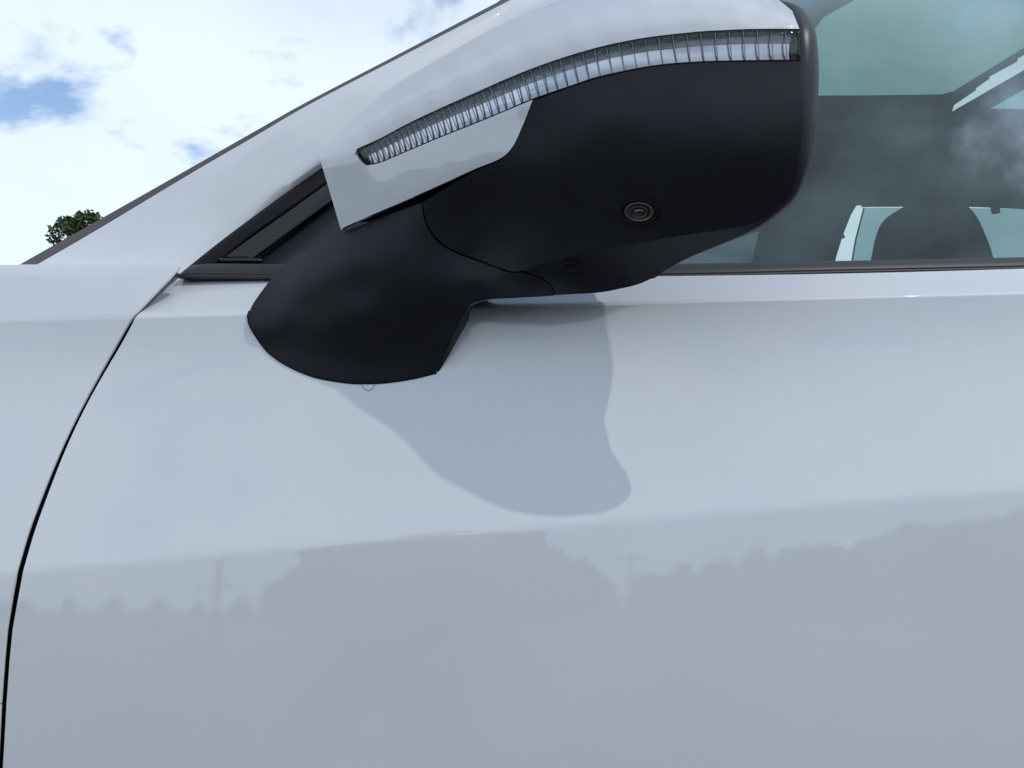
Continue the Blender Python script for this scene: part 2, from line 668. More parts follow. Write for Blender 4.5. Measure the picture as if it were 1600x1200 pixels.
def whit(px, py, d=0.0):
    Y = 0.8
    for _ in range(30):
        p = P(px, py, Y)
        Y = 0.5 * Y + 0.5 * (W(p[0], p[2]) + d)
    return P(px, py, Y)


def wstrip(name, A, B, n, m, nr, d, parent=None, prof=None, fade=None):
    """strip on the glasshouse between two traced lines; d = offset from the glass"""
    A = resample(A, n)
    B = resample(B, n)
    rows = ruled2d(A, B, nr)
    vs_ = []
    for i in range(rows.shape[0]):
        dd = d if prof is None else d + float(np.interp(i / (rows.shape[0] - 1), prof[0], prof[1]))
        for j, q in enumerate(rows[i]):
            k = 1.0 if fade is None else float(np.interp(j / (n - 1.0), fade[0], fade[1]))
            vs_.append(whit(q[0], q[1], 0.012 + (dd - 0.012) * k))
    return cobj(name, vs_, grid_faces(rows.shape[0], n), m, parent)


PIL_O = [(-60, 480), (22, 432), (65, 408), (150, 359), (300, 269), (400, 211), (480, 164), (620, 91), (790, 3), (860, -33), (925, -66)]
PIL_I = [(200, 520), (248, 462), (281, 431), (351, 375), (425, 320), (480, 281), (540, 239), (620, 184), (720, 118), (810, 60), (900, 5)]
pil = wstrip('windscreen_pillar', PIL_O, PIL_I, 60, M['paint'], 12, -0.014, prof=([0, 0.12, 0.5, 0.85, 0.94, 1.0], [-0.031, -0.031, -0.020, -0.005, 0.003, 0.013]), fade=([0, 0.08, 0.16, 0.26, 0.38, 0.5, 0.62, 0.86, 1], [0.0, 0.0, 0.06, 0.25, 0.58, 0.85, 1, 1, 0.45]))
shell(pil, 0.004, 0.0012, 2)
TRIM_O = [(-75, 475), (10, 426), (40, 408), (150, 346), (300, 261), (400, 204), (480, 159), (620, 86), (786, -1), (856, -37), (921, -70)]
tr_ = wstrip('windscreen_trim', TRIM_O, [(p[0] + 2, p[1] + 1) for p in PIL_O], 60, M['screen_trim'], 4, -0.040, fade=([0, 0.08, 0.16, 0.26, 0.38, 0.5, 0.62, 0.86, 1], [0.0, 0.0, 0.06, 0.25, 0.58, 0.85, 1, 1, 0.45]))
shell(tr_, 0.006)


def sh(pts, k):
    return [(x + k, y) for x, y in pts]


SEAL0 = [(284, 436)] + PIL_I[2:]
SEAL0 = PIL_I[2:-2] + [(860, 30), (1020, -60)]
seal = wstrip('window_seal', [(a - 4, b) for a, b in SEAL0], [(316, 431), (384, 375), (462, 320), (516, 281), (576, 239), (656, 184), (756, 118), (896, 30), (1056, -60)], 50, M['rubber'], 6, -0.002, prof=([0, 0.5, 1], [0.002, -0.002, 0.002]))
shell(seal, 0.004)
chan = wstrip('window_channel', [(352, 401), (384, 377), (462, 322), (516, 283), (576, 241), (656, 186), (756, 120), (896, 32), (1056, -58)],
              [(388, 401), (420, 377), (498, 322), (552, 283), (612, 241), (690, 186), (790, 120), (930, 32), (1090, -58)], 50, M['panel_dark'], 4, -0.0005)
shell(chan, 0.004, 0.0006)
gro = wstrip('run_channel', [(322, 420), (366, 378), (444, 322), (498, 283), (558, 241), (640, 186), (740, 120), (880, 32), (1040, -58)],
             [(412, 415), (456, 378), (540, 322), (596, 283), (652, 241), (720, 186), (820, 120), (950, 32), (1110, -58)], 50, M['core'], 3, 0.008)
shell(gro, 0.003)
lip = wstrip('seal_lip', [(342, 402), (392, 402), (410, 402)], [(346, 410), (394, 410), (408, 411)], 8, M['gloss_black'], 4, -0.006, prof=([0, .5, 1], [0.002, -0.002, 0.002]))
shell(lip, 0.004)
lip2 = wstrip('channel_lip', [(384, 404), (440, 362), (525, 298), (600, 246)], [(390, 406), (447, 365), (532, 302), (607, 250)], 30, M['gloss_black'], 3, -0.003)
shell(lip2, 0.003)
tri = wstrip('triangle_panel', [(398, 418), (440, 385), (525, 322), (600, 265)], [(560, 418), (600, 385), (640, 322), (660, 265)], 20, M['panel_dark'], 4, 0.004)
shell(tri, 0.004)

# side glass: one pane from the mirror back to the rear edge of the door
zg = np.linspace(zb0 - 0.05, 1.52, 24)
gv = []
for z in zg:
    t = (z - zg[0]) / (zg[-1] - zg[0])
    x0 = -0.20 + 0.43 * t
    for x in np.linspace(x0, 0.74, 30):
        gv.append((x, W(x, z) + 0.0045, z))
glass = cobj('side_window', gv, grid_faces(24, 30), M['glass'], door)
gv = []
for z in zg:
    for x in np.linspace(0.86, 1.55, 20):
        gv.append((x, W(x, z) + 0.0045, z))
cobj('side_window', gv, grid_faces(24, 20), M['glass'], rdoor)
pv = []
for z in np.linspace(zb0 - 0.03, 1.53, 16):
    for x in np.linspace(0.735, 0.865, 6):
        pv.append((x, W(x, z) - 0.002, z))
shell(cobj('centre_pillar', pv, grid_faces(16, 6), M['gloss_black']), 0.004)
pv = []
for z in np.linspace(zb0 - 0.03, 1.53, 16):
    for x in np.linspace(1.545, 2.1, 6):
        pv.append((x, W(x, z) - 0.004, z))
shell(cobj('rear_pillar', pv, grid_faces(16, 6), M['paint']), 0.004)

# belt moulding along the bottom of the window
def moulding(name, pts, parent, taper=True):
    A = resample(pts, 60)
    prof = [(0.0, 0.002, 0.030), (-0.004, 0.004, 0.0), (0, 0, 0)]
    vs_ = []
    # cross section: (share of the height from bottom to top, outward offset)
    cs = [(0.0, 0.004), (0.0, 0.0105), (0.04, 0.0120), (0.16, 0.0122), (0.20, 0.0108), (0.24, 0.0118), (0.30, 0.0122), (0.9, 0.006), (0.97, 0.004), (1.0, 0.001), (1.0, -0.004)]
    for a in A:
        px, yt, yb = a
        b = whit(px, yb, 0.0)
        t = whit(px, yt, 0.0)
        for k, o_ in cs:
            p = b + (t - b) * k
            vs_.append((p[0], p[1] - o_ - 0.004, p[2]))
    return cobj(name, vs_, grid_faces(60, len(cs)), M['trim'], parent)


moulding('belt_moulding', [(287, 433, 438.5), (300, 424, 439), (318, 414.5, 439.5), (440, 414.5, 440.5), (700, 415, 441), (1020, 414.5, 440), (1300, 410, 433), (1600, 404, 426.5), (1740, 401, 423)], door)
bl = []
for x in np.linspace(-0.33, 1.7, 40):
    zb_ = float(zbe(x))
    for dy, dz in ((0.006, -0.003), (-0.003, 0.0015), (0.03, 0.012)):
        bl.append((x, S(x, zb_) + dy, zb_ + dz))

# roof side rail and roof
ROOF_Z = 1.58
rv = []
for x in np.linspace(0.10, 2.1, 20):
    for k, (dy, z) in enumerate(((0.0, 1.51), (0.003, 1.535), (0.02, 1.56), (0.05, 1.578), (0.10, 1.594))):
        rv.append((x, W(x, 1.51) - 0.010 + dy, z))
shell(cobj('roof_rail', rv, grid_faces(20, 5), M['paint']), 0.004)


def plane_z(px, py, z):
    dx, dz = ray(px, py)
    Y = (z - HC) / dz
    return (dx * Y, Y, z)


def holed(name, outer, holes, m, thick, face_to, parent=None):
    bm_ = bmesh.new()
    for lp in [outer] + list(holes):
        vv = [bm_.verts.new(tuple(map(float, p))) for p in lp]
        for a_, b_ in zip(vv, vv[1:] + vv[:1]):
            bm_.edges.new((a_, b_))
    bmesh.ops.triangle_fill(bm_, use_beauty=True, use_dissolve=False, edges=bm_.edges[:])
    bm_.verts.index_update()
    vv = [tuple(v_.co) for v_ in bm_.verts]
    ff_ = [tuple(v_.index for v_ in f_.verts) for f_ in bm_.faces]
    bm_.free()
    o = cobj(name, vv, ff_, m, parent, smooth=False, face_to=face_to)
    shell(o, thick)
    return o


def rounded(pts, n=60):
    return resample(pts, n, closed=True)


roof_open = [plane_z(a, b, ROOF_Z) for a, b in [(1352, -8), (1330, 3), (1306, 16), (1286, 28), (1262, 60), (1250, 100), (1250, 151), (1340, 150.5), (1470, 149), (1490, 144), (1600, 76), (1700, 16), (1740, -40), (1600, -62), (1420, -50)]]
slot = [plane_z(a, b, ROOF_Z) for a, b in [(1487, 176), (1491, 164), (1525, 141), (1525, 138), (1546, 123), (1546, 120), (1590, 96), (1590, 92), (1720, 12), (1720, 42), (1600, 111)]]
tri_open = [plane_z(a, b, ROOF_Z) for a, b in [(1545, 171), (1602, 139), (1700, 90), (1700, 172)]]
roof_outer = [(0.05, 1.11, ROOF_Z), (2.1, 1.11, ROOF_Z), (2.1, 2.0, ROOF_Z), (0.05, 2.0, ROOF_Z)]
roof = holed('roof', roof_outer, [roof_open, slot, tri_open], M['lining'], 0.002, (0, 0, -1))
for hole in (roof_open, tri_open):
    c = np.mean(np.array(hole), 0)
    pts = [c + (np.array(p) - c) * 1.012 + np.array((0, 0, 0.0028)) for p in hole]
    tris = tessellate_polygon([[Vector(p) for p in pts]])
    cobj('roof_glass', pts, [tuple(t) for t in tris], M['roof_glass'], roof, smooth=False, face_to=(0, 0, 1))

# far side of the cabin
FY = 1.98
def fp(px, py, Y=FY):
    return P(px, py, Y)


far_open = [fp(a, b) for a, b in [(1298, 440), (1307, 400), (1318, 365), (1330, 335), (1339, 320), (1352, 312), (1380, 310), (1480, 311), (1620, 318), (1640, 440)]]
front_open = [fp(a, b) for a, b in [(1000, 440), (1060, 406), (1110, 382), (1196, 352), (1175, 440)]]
far_outer = [(-0.42, FY, 0.5), (2.1, FY, 0.5), (2.1, FY, ROOF_Z), (0.25, FY, ROOF_Z), (-0.42, FY, 1.06)]
far = holed('far_side', far_outer, [far_open, front_open], M['lining'], 0.05, (0, -1, 0))
pane = [fp(a, b, FY + 0.03) for a, b in [(1326, 445), (1337, 375), (1350, 325), (1480, 324), (1640, 328), (1645, 445)]]
pn = cobj('far_window', pane, [tuple(range(6))], M['far_glass'], far, smooth=False)
pane2 = [fp(a, b, FY + 0.03) for a, b in [(990, 450), (1060, 400), (1200, 340), (1180, 450)]]
cobj('far_window', pane2, [tuple(range(4))], M['dark_glass'], far, smooth=False)


def bar(name, pts, r, m, parent, seg=8):
    vs_, n = [], len(pts)
    for i, p in enumerate(pts):
        p = np.array(p, float)
        d = np.array(pts[min(i + 1, n - 1)], float) - np.array(pts[max(i - 1, 0)], float)
        d /= np.linalg.norm(d)
        a = np.cross(d, (0, 0, 1) if abs(d[2]) < 0.9 else (1, 0, 0))
        a /= np.linalg.norm(a)
        b = np.cross(d, a)
        rr = r[i] if hasattr(r, '__len__') else r
        for k in range(seg):
            t = 2 * math.pi * k / seg
            vs_.append(p + rr * (math.cos(t) * a + math.sin(t) * b))
    fs = grid_faces(n, seg, close=True) + [tuple(range(seg))[::-1], tuple(range((n - 1) * seg, n * seg))]
    return vs_, fs


v, f = bar('x', [fp(1326, 440, FY + .02), fp(1337, 375, FY + .02), fp(1350, 325, FY + .02)], 0.0022, M['rubber'], car)
cobj('pane_edge', v, f, M['rubber'], far)
v, f = bar('x', [fp(1347, 320, FY + .02), fp(1480, 319, FY + .02), fp(1640, 323, FY + .02)], 0.006, M['rubber'], car)
cobj('pane_edge', v, f, M['rubber'], far)
v, f = bar('x', [fp(1556, 300, FY - .04), fp(1555, 318, FY - .04), fp(1556, 333, FY - .04)], [0.012, 0.013, 0.009], M['rubber'], car)
cobj('belt_anchor', v, f, M['lining_dark'], far)
v, f = bar('x', [fp(1306, 372, FY - .03), fp(1316, 364, FY - .03), fp(1318, 372, FY - .03)], 0.0045, M['rubber'], car)
cobj('coat_hook', v, f, M['lining_dark'], far)

# cabin floor, bulkheads and near door lining: dark and closed
def boxv(x0, x1, y0, y1, z0, z1):
    v_ = [(x, y, z) for x in (x0, x1) for y in (y0, y1) for z in (z0, z1)]
    return v_, [(0, 1, 3, 2), (4, 6, 7, 5), (0, 4, 5, 1), (2, 3, 7, 6), (0, 2, 6, 4), (1, 5, 7, 3)]


v, f = boxv(-0.5, 2.1, 0.86, 1.97, 0.30, 0.34)
cobj('cabin_floor', v, f, M['lining_dark'], face_to=None)
v, f = boxv(2.1, 2.14, 0.80, 1.97, 0.30, 1.57)
cobj('cabin_rear_wall', v, f, M['lining_dark'], face_to=None)
v, f = boxv(-0.40, -0.05, 0.86, 1.97, 0.5, 0.985)
cobj('dashboard', v, f, M['lining_dark'], face_to=None)
v, f = boxv(-0.3, 1.9, 0.79, 0.845, 0.34, 0.985)
cobj('door_lining', v, f, M['lining_dark'], face_to=None)
wv = []
for t in np.linspace(0, 1, 12):
    for u in np.linspace(0, 1, 12):
        y = 0.80 + 0.26 * t + u * (1.98 - 0.80 - 0.26 * t)
        x = -0.36 + 0.46 * t - 0.10 * math.sin(math.pi * u)
        wv.append((x, y, 1.02 + 0.56 * t))
cobj('windscreen', wv, grid_faces(12, 12), M['far_glass'], face_to=(-1, 0, 1))


# seats: cushion, backrest, headrest
def pillow(cx, cy, cz, sx, sy, sz, lean=0.0, taper=0.0, e=4.0, n=28, m_=16):
    vs_ = []
    for i in range(m_ + 1):
        ph = -math.pi / 2 + math.pi * i / m_
        for j in range(n):
            t = 2 * math.pi * j / n
            c = lambda a: math.copysign(abs(math.cos(a)) ** (2 / e), math.cos(a))
            s_ = lambda a: math.copysign(abs(math.sin(a)) ** (2 / e), math.sin(a))
            x, y, z = c(ph) * c(t), c(ph) * s_(t), s_(ph)
            k = 1 - taper * (z + 1) / 2
            vs_.append((cx + sx * x + lean * z * sz, cy + sy * y * k, cz + sz * z))
    return vs_, grid_faces(m_ + 1, n, close=True)


def seat(cx, cy, hx, hz):
    v_, f_ = pillow(cx - 0.20, cy, 0.62, 0.27, 0.26, 0.10)
    st = cobj('seat', v_, f_, M['cloth'], face_to=None)
    v_, f_ = pillow(cx + 0.16, cy, 0.90, 0.085, 0.25, 0.30, lean=0.28, taper=0.22)
    cobj('backrest', v_, f_, M['cloth'], st, face_to=None)
    v_, f_ = pillow(hx, cy, hz, 0.055, 0.128, 0.115, lean=0.12, taper=0.25, e=3.0)
    cobj('headrest', v_, f_, M['cloth'], st, face_to=None)
    return st


# the far seat's headrest shows against the far window
hp = P(1452, 362, 1.72)
v, f = [], []
prof2 = [(1362, 450), (1372, 400), (1380, 362), (1392, 338), (1412, 325), (1450, 321), (1488, 325), (1508, 340), (1522, 368), (1534, 400), (1546, 450)]
A = resample(prof2, 40)
for dy in (-0.05, -0.035, 0.0, 0.035, 0.05):
    k = 1.0 if abs(dy) < 0.04 else 0.93
    c = np.array((1454, 440.0))
    for a in A:
        q = c + (a - c) * k
        p = P(q[0], q[1], 1.72)
        v.append((p[0], 1.72 + dy, p[2]))
nA = len(A)
f = grid_faces(5, nA) + [tuple(range(nA))[::-1], tuple(range(4 * nA, 5 * nA))]
v_, f_ = pillow(hp[0] - 0.35, 1.66, 0.62, 0.27, 0.22, 0.10)
st = cobj('seat', v_, f_, M['cloth'], face_to=None)
v_, f_ = pillow(hp[0], 1.66, 0.86, 0.10, 0.22, 0.28, lean=0.2, taper=0.2)
cobj('backrest', v_, f_, M['cloth'], st, face_to=None)
cobj('headrest', v, f, M['cloth'], st, face_to=None)

# wheel
wl = []
prof_t = [(0.20, -0.10), (0.25, -0.11), (0.30, -0.112), (0.325, -0.10), (0.335, -0.08), (0.336, 0.08), (0.325, 0.10), (0.25, 0.11)]
nseg = 48
wy = float(ycr(WX)) + 0.15
tv = []
for k in range(nseg):
    t = 2 * math.pi * k / nseg
    for r, y in prof_t:
        tv.append((WX + r * math.cos(t), wy + y, WZ + r * math.sin(t)))
ff = []
npf = len(prof_t)
for k in range(nseg):
    for j in range(npf - 1):
        a = k * npf + j
        b = ((k + 1) % nseg) * npf + j
        ff.append((a, b, b + 1, a + 1))
wheel = cobj('wheel', tv, ff, M['tyre'], face_to=None)
rvv, rff = [], []
for k in range(10):
    t0 = 2 * math.pi * k / 10
    base = len(rvv)
    for r, w in ((0.03, 0.05), (0.215, 0.028)):
        for s_ in (-1, 1):
            for dy in (-0.085, -0.05):
                rvv.append((WX + r * math.cos(t0) - s_ * w * math.sin(t0), wy + dy, WZ + r * math.sin(t0) + s_ * w * math.cos(t0)))
    b = base
    rff += [(b, b + 1, b + 3, b + 2), (b + 4, b + 6, b + 7, b + 5), (b, b + 4, b + 5, b + 1), (b + 2, b + 3, b + 7, b + 6), (b, b + 2, b + 6, b + 4), (b + 1, b + 5, b + 7, b + 3)]
cobj('rim', rvv, rff, M['rim'], wheel, smooth=False, face_to=None)
lv, lf = [], []
for k in range(33):
    t = -0.5 + (math.pi + 1.0) * k / 32
    for y in (wy - 0.13, wy + 0.25):
        lv.append((WX + (WR + 0.012) * math.cos(t), y, WZ + (WR + 0.012) * math.sin(t)))
cobj('wheel_arch_liner', lv, grid_faces(33, 2), M['core'], face_to=None)

# ------------------------------------------------------------------ wing mirror
# depth control points (px, py, Y) traced over the outer face of the mirror head
T_PTS = [(499, 244), (506, 234), (524, 213), (546, 192), (585, 157), (611, 136), (664, 104), (742, 60), (795, 34), (847, 13), (900, -4), (980, -22), (1080, -30), (1160, -22), (1205, -6), (1222, 4), (1238, 17)]
def curve(pts, deg):
    p = np.array(pts, float)
    return np.poly1d(np.polyfit(p[:, 0], p[:, 1], deg))


T_D = curve([(499, .6685), (546, .662), (640, .645), (742, .627), (850, .610), (950, .597), (1083, .583), (1182, .571), (1238, .561)], 4)
R_Y = curve([(505, 243), (560, 213), (640, 166), (742, 113), (850, 70), (950, 42), (1083, 24), (1182, 24), (1245, 30)], 4)
R_D = curve([(499, .6645), (560, .640), (640, .614), (742, .588), (850, .563), (950, .544), (1083, .529), (1182, .5225), (1250, .521)], 4)
T_Y = lambda x: float(np.interp(x, [p[0] for p in T_PTS], [p[1] for p in T_PTS]))
LT_Y = lambda x: float(np.interp(x, [p[0] for p in LT], [p[1] for p in LT]))
LB_Y = lambda x: float(np.interp(x, [p[0] for p in LB], [p[1] for p in LB]))
LT = [(559, 233), (593, 216.5), (637, 193), (690, 168), (742, 145), (795, 121.5), (847, 101), (900, 83.5), (950, 70), (1010, 58.5), (1083, 50), (1130, 47), (1182, 45), (1249, 45)]
LB = [(573, 258.5), (595, 254), (640, 235), (690, 214), (742, 193.5), (795, 171.5), (832, 156), (900, 132.5), (940, 120), (1017, 104.5), (1086, 98), (1155, 96), (1252, 95)]
FIELD = []
for x in (502, 525, 550, 585, 625, 670, 720, 775, 830, 890, 950, 1015, 1083, 1150, 1215, 1245):
    ty, ry = T_Y(x), float(R_Y(x))
    ry = max(ry, ty + 5)
    td, rd = float(T_D(x)), float(R_D(x))
    FIELD.append((x, ty, td))
    if x > 530:
        FIELD.append((x, ty + (ry - ty) * 0.35, rd + (td - rd) * 0.46))
        FIELD.append((x, ty + (ry - ty) * 0.70, rd + (td - rd) * 0.11))
    FIELD.append((x, ry, rd))
    if x > 560:
        k = (x - 560) / 690.0
        FIELD.append((x, LT_Y(x), rd + 0.0025 - 0.0065 * k))
        FIELD.append((x, LB_Y(x), rd + 0.0050 - 0.0115 * k))
WB_P = [(533, 360), (538, 355), (580, 336), (627, 316), (665, 299), (703, 282), (742, 264), (770, 253), (800, 230), (832, 190)]
for x in (560, 600, 640, 685, 730, 775, 820):
    yb = float(np.interp(x, [p[0] for p in WB_P], [p[1] for p in WB_P]))
    rd = float(R_D(x))
    o_ = 0.018 - 0.011 * (x - 560) / 260
    FIELD.append((x, yb, rd + o_))
    FIELD.append((x, 0.5 * (yb + LB_Y(x)), rd + 0.5 * (o_ + 0.004) - 0.001))
FIELD += [
    (507, 267, .6655), (520, 300, .6665), (533, 360, .673), (535, 268, .6525),
    (742, 320, .618), (742, 370, .631), (742, 400, .638),
    (850, 262, .576), (850, 330, .596), (850, 390, .610), (850, 412, .614),
    (950, 180, .540), (950, 240, .550), (950, 320, .573), (950, 388, .592),
    (1083, 160, .521), (1083, 230, .525), (1083, 300, .541), (1083, 365, .562),
    (1182, 160, .515), (1182, 230, .519), (1182, 300, .538), (1182, 348, .556),
    (1251, 165, .514), (1246, 247, .523), (1232, 302, .537), (1212, 328, .548),
    (700, 390, .638), (798, 424, .623),
]
KP = 0.83


def flat(Y):
    return np.where(np.asarray(Y) < 0.69, 0.69 - (0.69 - np.asarray(Y)) * KP, Y)


FIELD = [(a, b, float(flat(y))) for a, b, y in FIELD]
HEAD = TPS(FIELD, 9e-4)

LT = [(559, 233), (593, 216.5), (637, 193), (690, 168), (742, 145), (795, 121.5), (847, 101), (900, 83.5), (950, 70), (1010, 58.5), (1083, 50), (1130, 47), (1182, 45), (1249, 45)]
LB = [(573, 258.5), (595, 254), (640, 235), (690, 214), (742, 193.5), (795, 171.5), (832, 156), (900, 132.5), (940, 120), (1017, 104.5), (1086, 98), (1155, 96), (1252, 95)]

mir = None
NL = 150
Tc = resample(T_PTS, NL)
# upper cap: from the top outline down to the lens
Lc = np.vstack([resample([(500.5, 250), (530, 246.5), (556, 241)], 16)[:-1], resample([(556, 238), (559, 232)] + LT[1:], NL - 15)])
# same columns on both curves
rows = ruled2d(Tc, Lc, np.array([0, .03, .07, .12, .18, .25, .33, .42, .52, .62, .72, .81, .89, .95, 1.0]))
cap_v = to3d(rows, HEAD)
nr_front = rows.shape[0]
front0 = np.array(cap_v[:NL])
# over the top and down the inboard side
sc = np.clip(np.linspace(0, 1, NL) * 2.2, 0.08, 1.0)
back = []
for dy, dz in ((0.10, -0.030), (0.075, -0.006), (0.052, 0.0045), (0.034, 0.0072), (0.019, 0.0065), (0.009, 0.0042), (0.0035, 0.0020)):
    back += [p + np.array((-0.6 * dy * k * w_, dy * k, dz * k)) for p, k, w_ in zip(front0, sc, np.linspace(0, 1, NL) ** 1.5)]
allv = back + cap_v
cap_f = grid_faces(7 + nr_front, NL)

# lower wrap of the cap, below the lens tip
WB = [(533, 360), (538, 355), (580, 336), (627, 316), (665, 299), (703, 282), (742, 264), (770, 253), (787, 244), (798, 233), (806, 220), (819, 190), (832, 156.5)]
NW = 90
wt_ = np.vstack([resample([(500.5, 250), (530, 246.5), (556, 241)], 16)[:-1], resample([(556, 241), (562, 250), (572, 259)], 8)[:-1], resample(LB[:7], NW - 22)])
wb_ = resample(WB, NW)
wrap = ruled2d(wt_, wb_, 14)
wrap_v = to3d(wrap, HEAD)
off = len(allv)
allv = allv + wrap_v
cap_f += grid_faces(14, NW, off)
# -------- black housing (the mirror itself)
SEAM = [(661, 316), (662, 326), (664, 338), (669, 352), (677, 366), (690, 379), (706, 389), (726, 398), (749, 406), (775, 416), (800, 424), (815, 423)]
FAC = [(815, 423), (864, 406), (930, 393), (1000, 379), (1080, 366), (1161, 353), (1190, 343), (1213, 327)]
LBH = [(600, 262), (690, 216), (742, 196), (795, 174), (832, 158), (900, 134), (940, 121.5), (1017, 105.5), (1086, 99), (1155, 97), (1252, 96)]
# grid between the line under the lens and the facet edge; left side follows the seam
NH = 120
topc = np.vstack([resample([(661, 316), (700, 292), (742, 268), (787, 247), (806, 222), (833, 160)], 40)[:-1], resample(LBH[4:], NH - 39)])
botc = np.vstack([resample(SEAM, 40)[:-1], resample(FAC, NH - 39)])
# right side bows along the rim
RIM_R = resample([(1252, 96), (1252, 165), (1247, 247), (1233, 302), (1213, 327)], 30)
rows = ruled2d(topc, botc, 30)
for i in range(30):
    dx = RIM_R[i] - rows[i, -1]
    w = np.clip((np.arange(NH) - 39) / (NH - 40), 0, 1) ** 2
    rows[i] += dx[None] * w[:, None]
hv = to3d(rows, HEAD)
hf = grid_faces(30, NH)
mir = cobj('wing_mirror', hv, hf, M['plastic'])
shell(mir, 0.003, 0.0006, 2, 50)
mir['label'] = 'black and white wing mirror with a clear turn signal strip'

# bottom facet of the housing
FB = [(870, 460), (905, 459), (936, 457), (965, 452), (1008, 440), (1075, 403), (1165, 363), (1212, 330)]
FBY = [float(flat(y)) for y in (.622, .624, .626, .628, .628, .598, .565, .549)]
fb3 = resample([(a, b, y) for (a, b), y in zip(FB, FBY)], 50)
ft3 = resample(FAC, 50)
ft3 = np.stack([P(a, b, y) for (a, b), y in zip(ft3, HEAD(ft3))])
fb3 = np.stack([P(*q) for q in fb3])
# left end follows the seam
lf_seam = resample([(815, 423), (832, 428), (850, 436), (862, 446), (868, 460.5)], 12)
lf_y = np.linspace(HEAD([(815, 423)])[0], FBY[0], 12)
fv = []
for i, t in enumerate(np.linspace(0, 1, 12)):
    row = ft3 + (fb3 - ft3) * t
    d = P(lf_seam[i][0], lf_seam[i][1], lf_y[i]) - row[0]
    w = np.clip(1 - np.arange(50) / 14.0, 0, 1) ** 2
    fv += list(row + d[None] * w[:, None])
facet = cobj('underside_panel', fv, grid_faces(12, 50), M['plastic'], mir, face_to=(0, -.3, -1))
shell(facet, 0.003, 0.0006, 2, 50)

cap = cobj('mirror_cap', allv, cap_f, M['paint'], mir)
bm = bmesh.new()
bm.from_mesh(cap.data)
bmesh.ops.remove_doubles(bm, verts=bm.verts, dist=0.00015)
bmesh.ops.recalc_face_normals(bm, faces=bm.faces)
bm.to_mesh(cap.data)
bm.free()
sN = Vector((0, 0, 0))
for p in cap.data.polygons:
    sN += p.normal * p.area
if sN.y > 0:
    cap.data.flip_normals()
cap.data.shade_smooth()
shell(cap, 0.005, 0.0019, 4, 50)

# dark core that fills the gaps behind the shells
corT = resample([(520, 250), (560, 200), (640, 140), (742, 85), (850, 40), (950, 15), (1083, 5), (1182, 15), (1235, 40)], 50)
corB = resample([(540, 350), (600, 345), (680, 345), (742, 380), (800, 410), (900, 392), (1000, 374), (1120, 356), (1215, 315)], 50)
core_v = to3d(ruled2d(corT, corB, 24), HEAD, 0.014)
core = cobj('inner_core', core_v, grid_faces(24, 50), M['core'], mir)

# rear rim and glass
RIM = [(1213, 327, .5475), (1233, 302, .537), (1247, 247, .5235), (1252, 165, .5145), (1254, 96, .5135), (1250, 45, .5225), (1239, 18, .5445), (1220, 4, .560),
       (1150, -6, .585), (1045, 2, .625), (935, 22, .665), (920, 90, .700), (860, 230, .705), (850, 350, .690), (905, 428, .668), (1008, 440, .629), (1040, 421, .615), (1075, 403, .599), (1165, 363, .566)]
RIM = [(a, b, float(flat(y))) for a, b, y in RIM]
tt = np.array([P(*q) for q in resample(RIM, 120, closed=True)])
R0 = tt
cen = R0.mean(0)
w_side = np.array([np.interp(q[2] - HC, [0.13, 0.17, 0.23, 0.4], [0.0, 0.45, 1.0, 1.0]) for q in R0])
nrm = np.array((0.86, 0.42, 0.0))


def ring(a, s_):
    out = []
    for q, w in zip(R0, w_side):
        d = cen - q
        d = d / np.linalg.norm(d)
        out.append(q + nrm * a * (0.08 + 0.92 * w) + d * (s_ if s_ > 0 else s_ * w) + d * 0.002 * (1 - w))
    return out


rings = [ring(-0.004, 0.006), ring(-0.0005, 0.0035), ring(0.0008, 0.0006), ring(0.003, -0.0012), ring(0.008, -0.0022), ring(0.014, -0.0015), ring(0.0185, 0.0015), ring(0.020, 0.0045), ring(0.019, 0.0075), ring(0.013, 0.009)]
bz = cobj('mirror_bezel', [p for r in rings for p in r], grid_faces(len(rings), 120, close=True), M['bezel'], mir, face_to=None)
gl = ring(0.0135, 0.0085)
cobj('mirror_glass', gl, [tuple(range(120))], M['mirror'], mir, smooth=False, face_to=(1, 0, 0))
# inboard skin between the cap's back edge and the rim
bk = np.array(back[:NL])[np.linspace(0, NL - 1, 40).astype(int)]
lo = np.array([P(a, b, float(flat(y))) for a, b, y in resample([(536, 358, .672), (620, 330, .668), (720, 380, .672), (830, 425, .668), (905, 428, .668)], 40)])
iv = []
for t in np.linspace(0, 1, 10):
    for a, b in zip(bk, lo):
        p = a + (b - a) * t
        iv.append(p + np.array((0, 0.018 * math.sin(math.pi * t), 0)))
cobj('inboard_shell', iv, grid_faces(10, 40), M['plastic'], mir, face_to=(0, 1, 0))

# -------- foot
FOOT_OUT = [(661, 315), (600, 338), (536, 363), (500, 380), (463, 399), (441, 416), (422, 438), (406, 459), (393, 479), (388, 493), (392, 510), (412, 541), (430, 558), (451, 571), (475, 582), (500, 590), (542, 596.5), (575, 597.5), (605, 596), (645, 590), (680, 581)]
FRIGHT = [(680, 581), (690, 560), (702, 533), (712, 512), (722, 492), (731, 480), (743, 473), (768, 467.5), (800, 465.5), (860, 462), (867, 460)]


def doorY(px, py):
    return float(hit(px, py)[1])


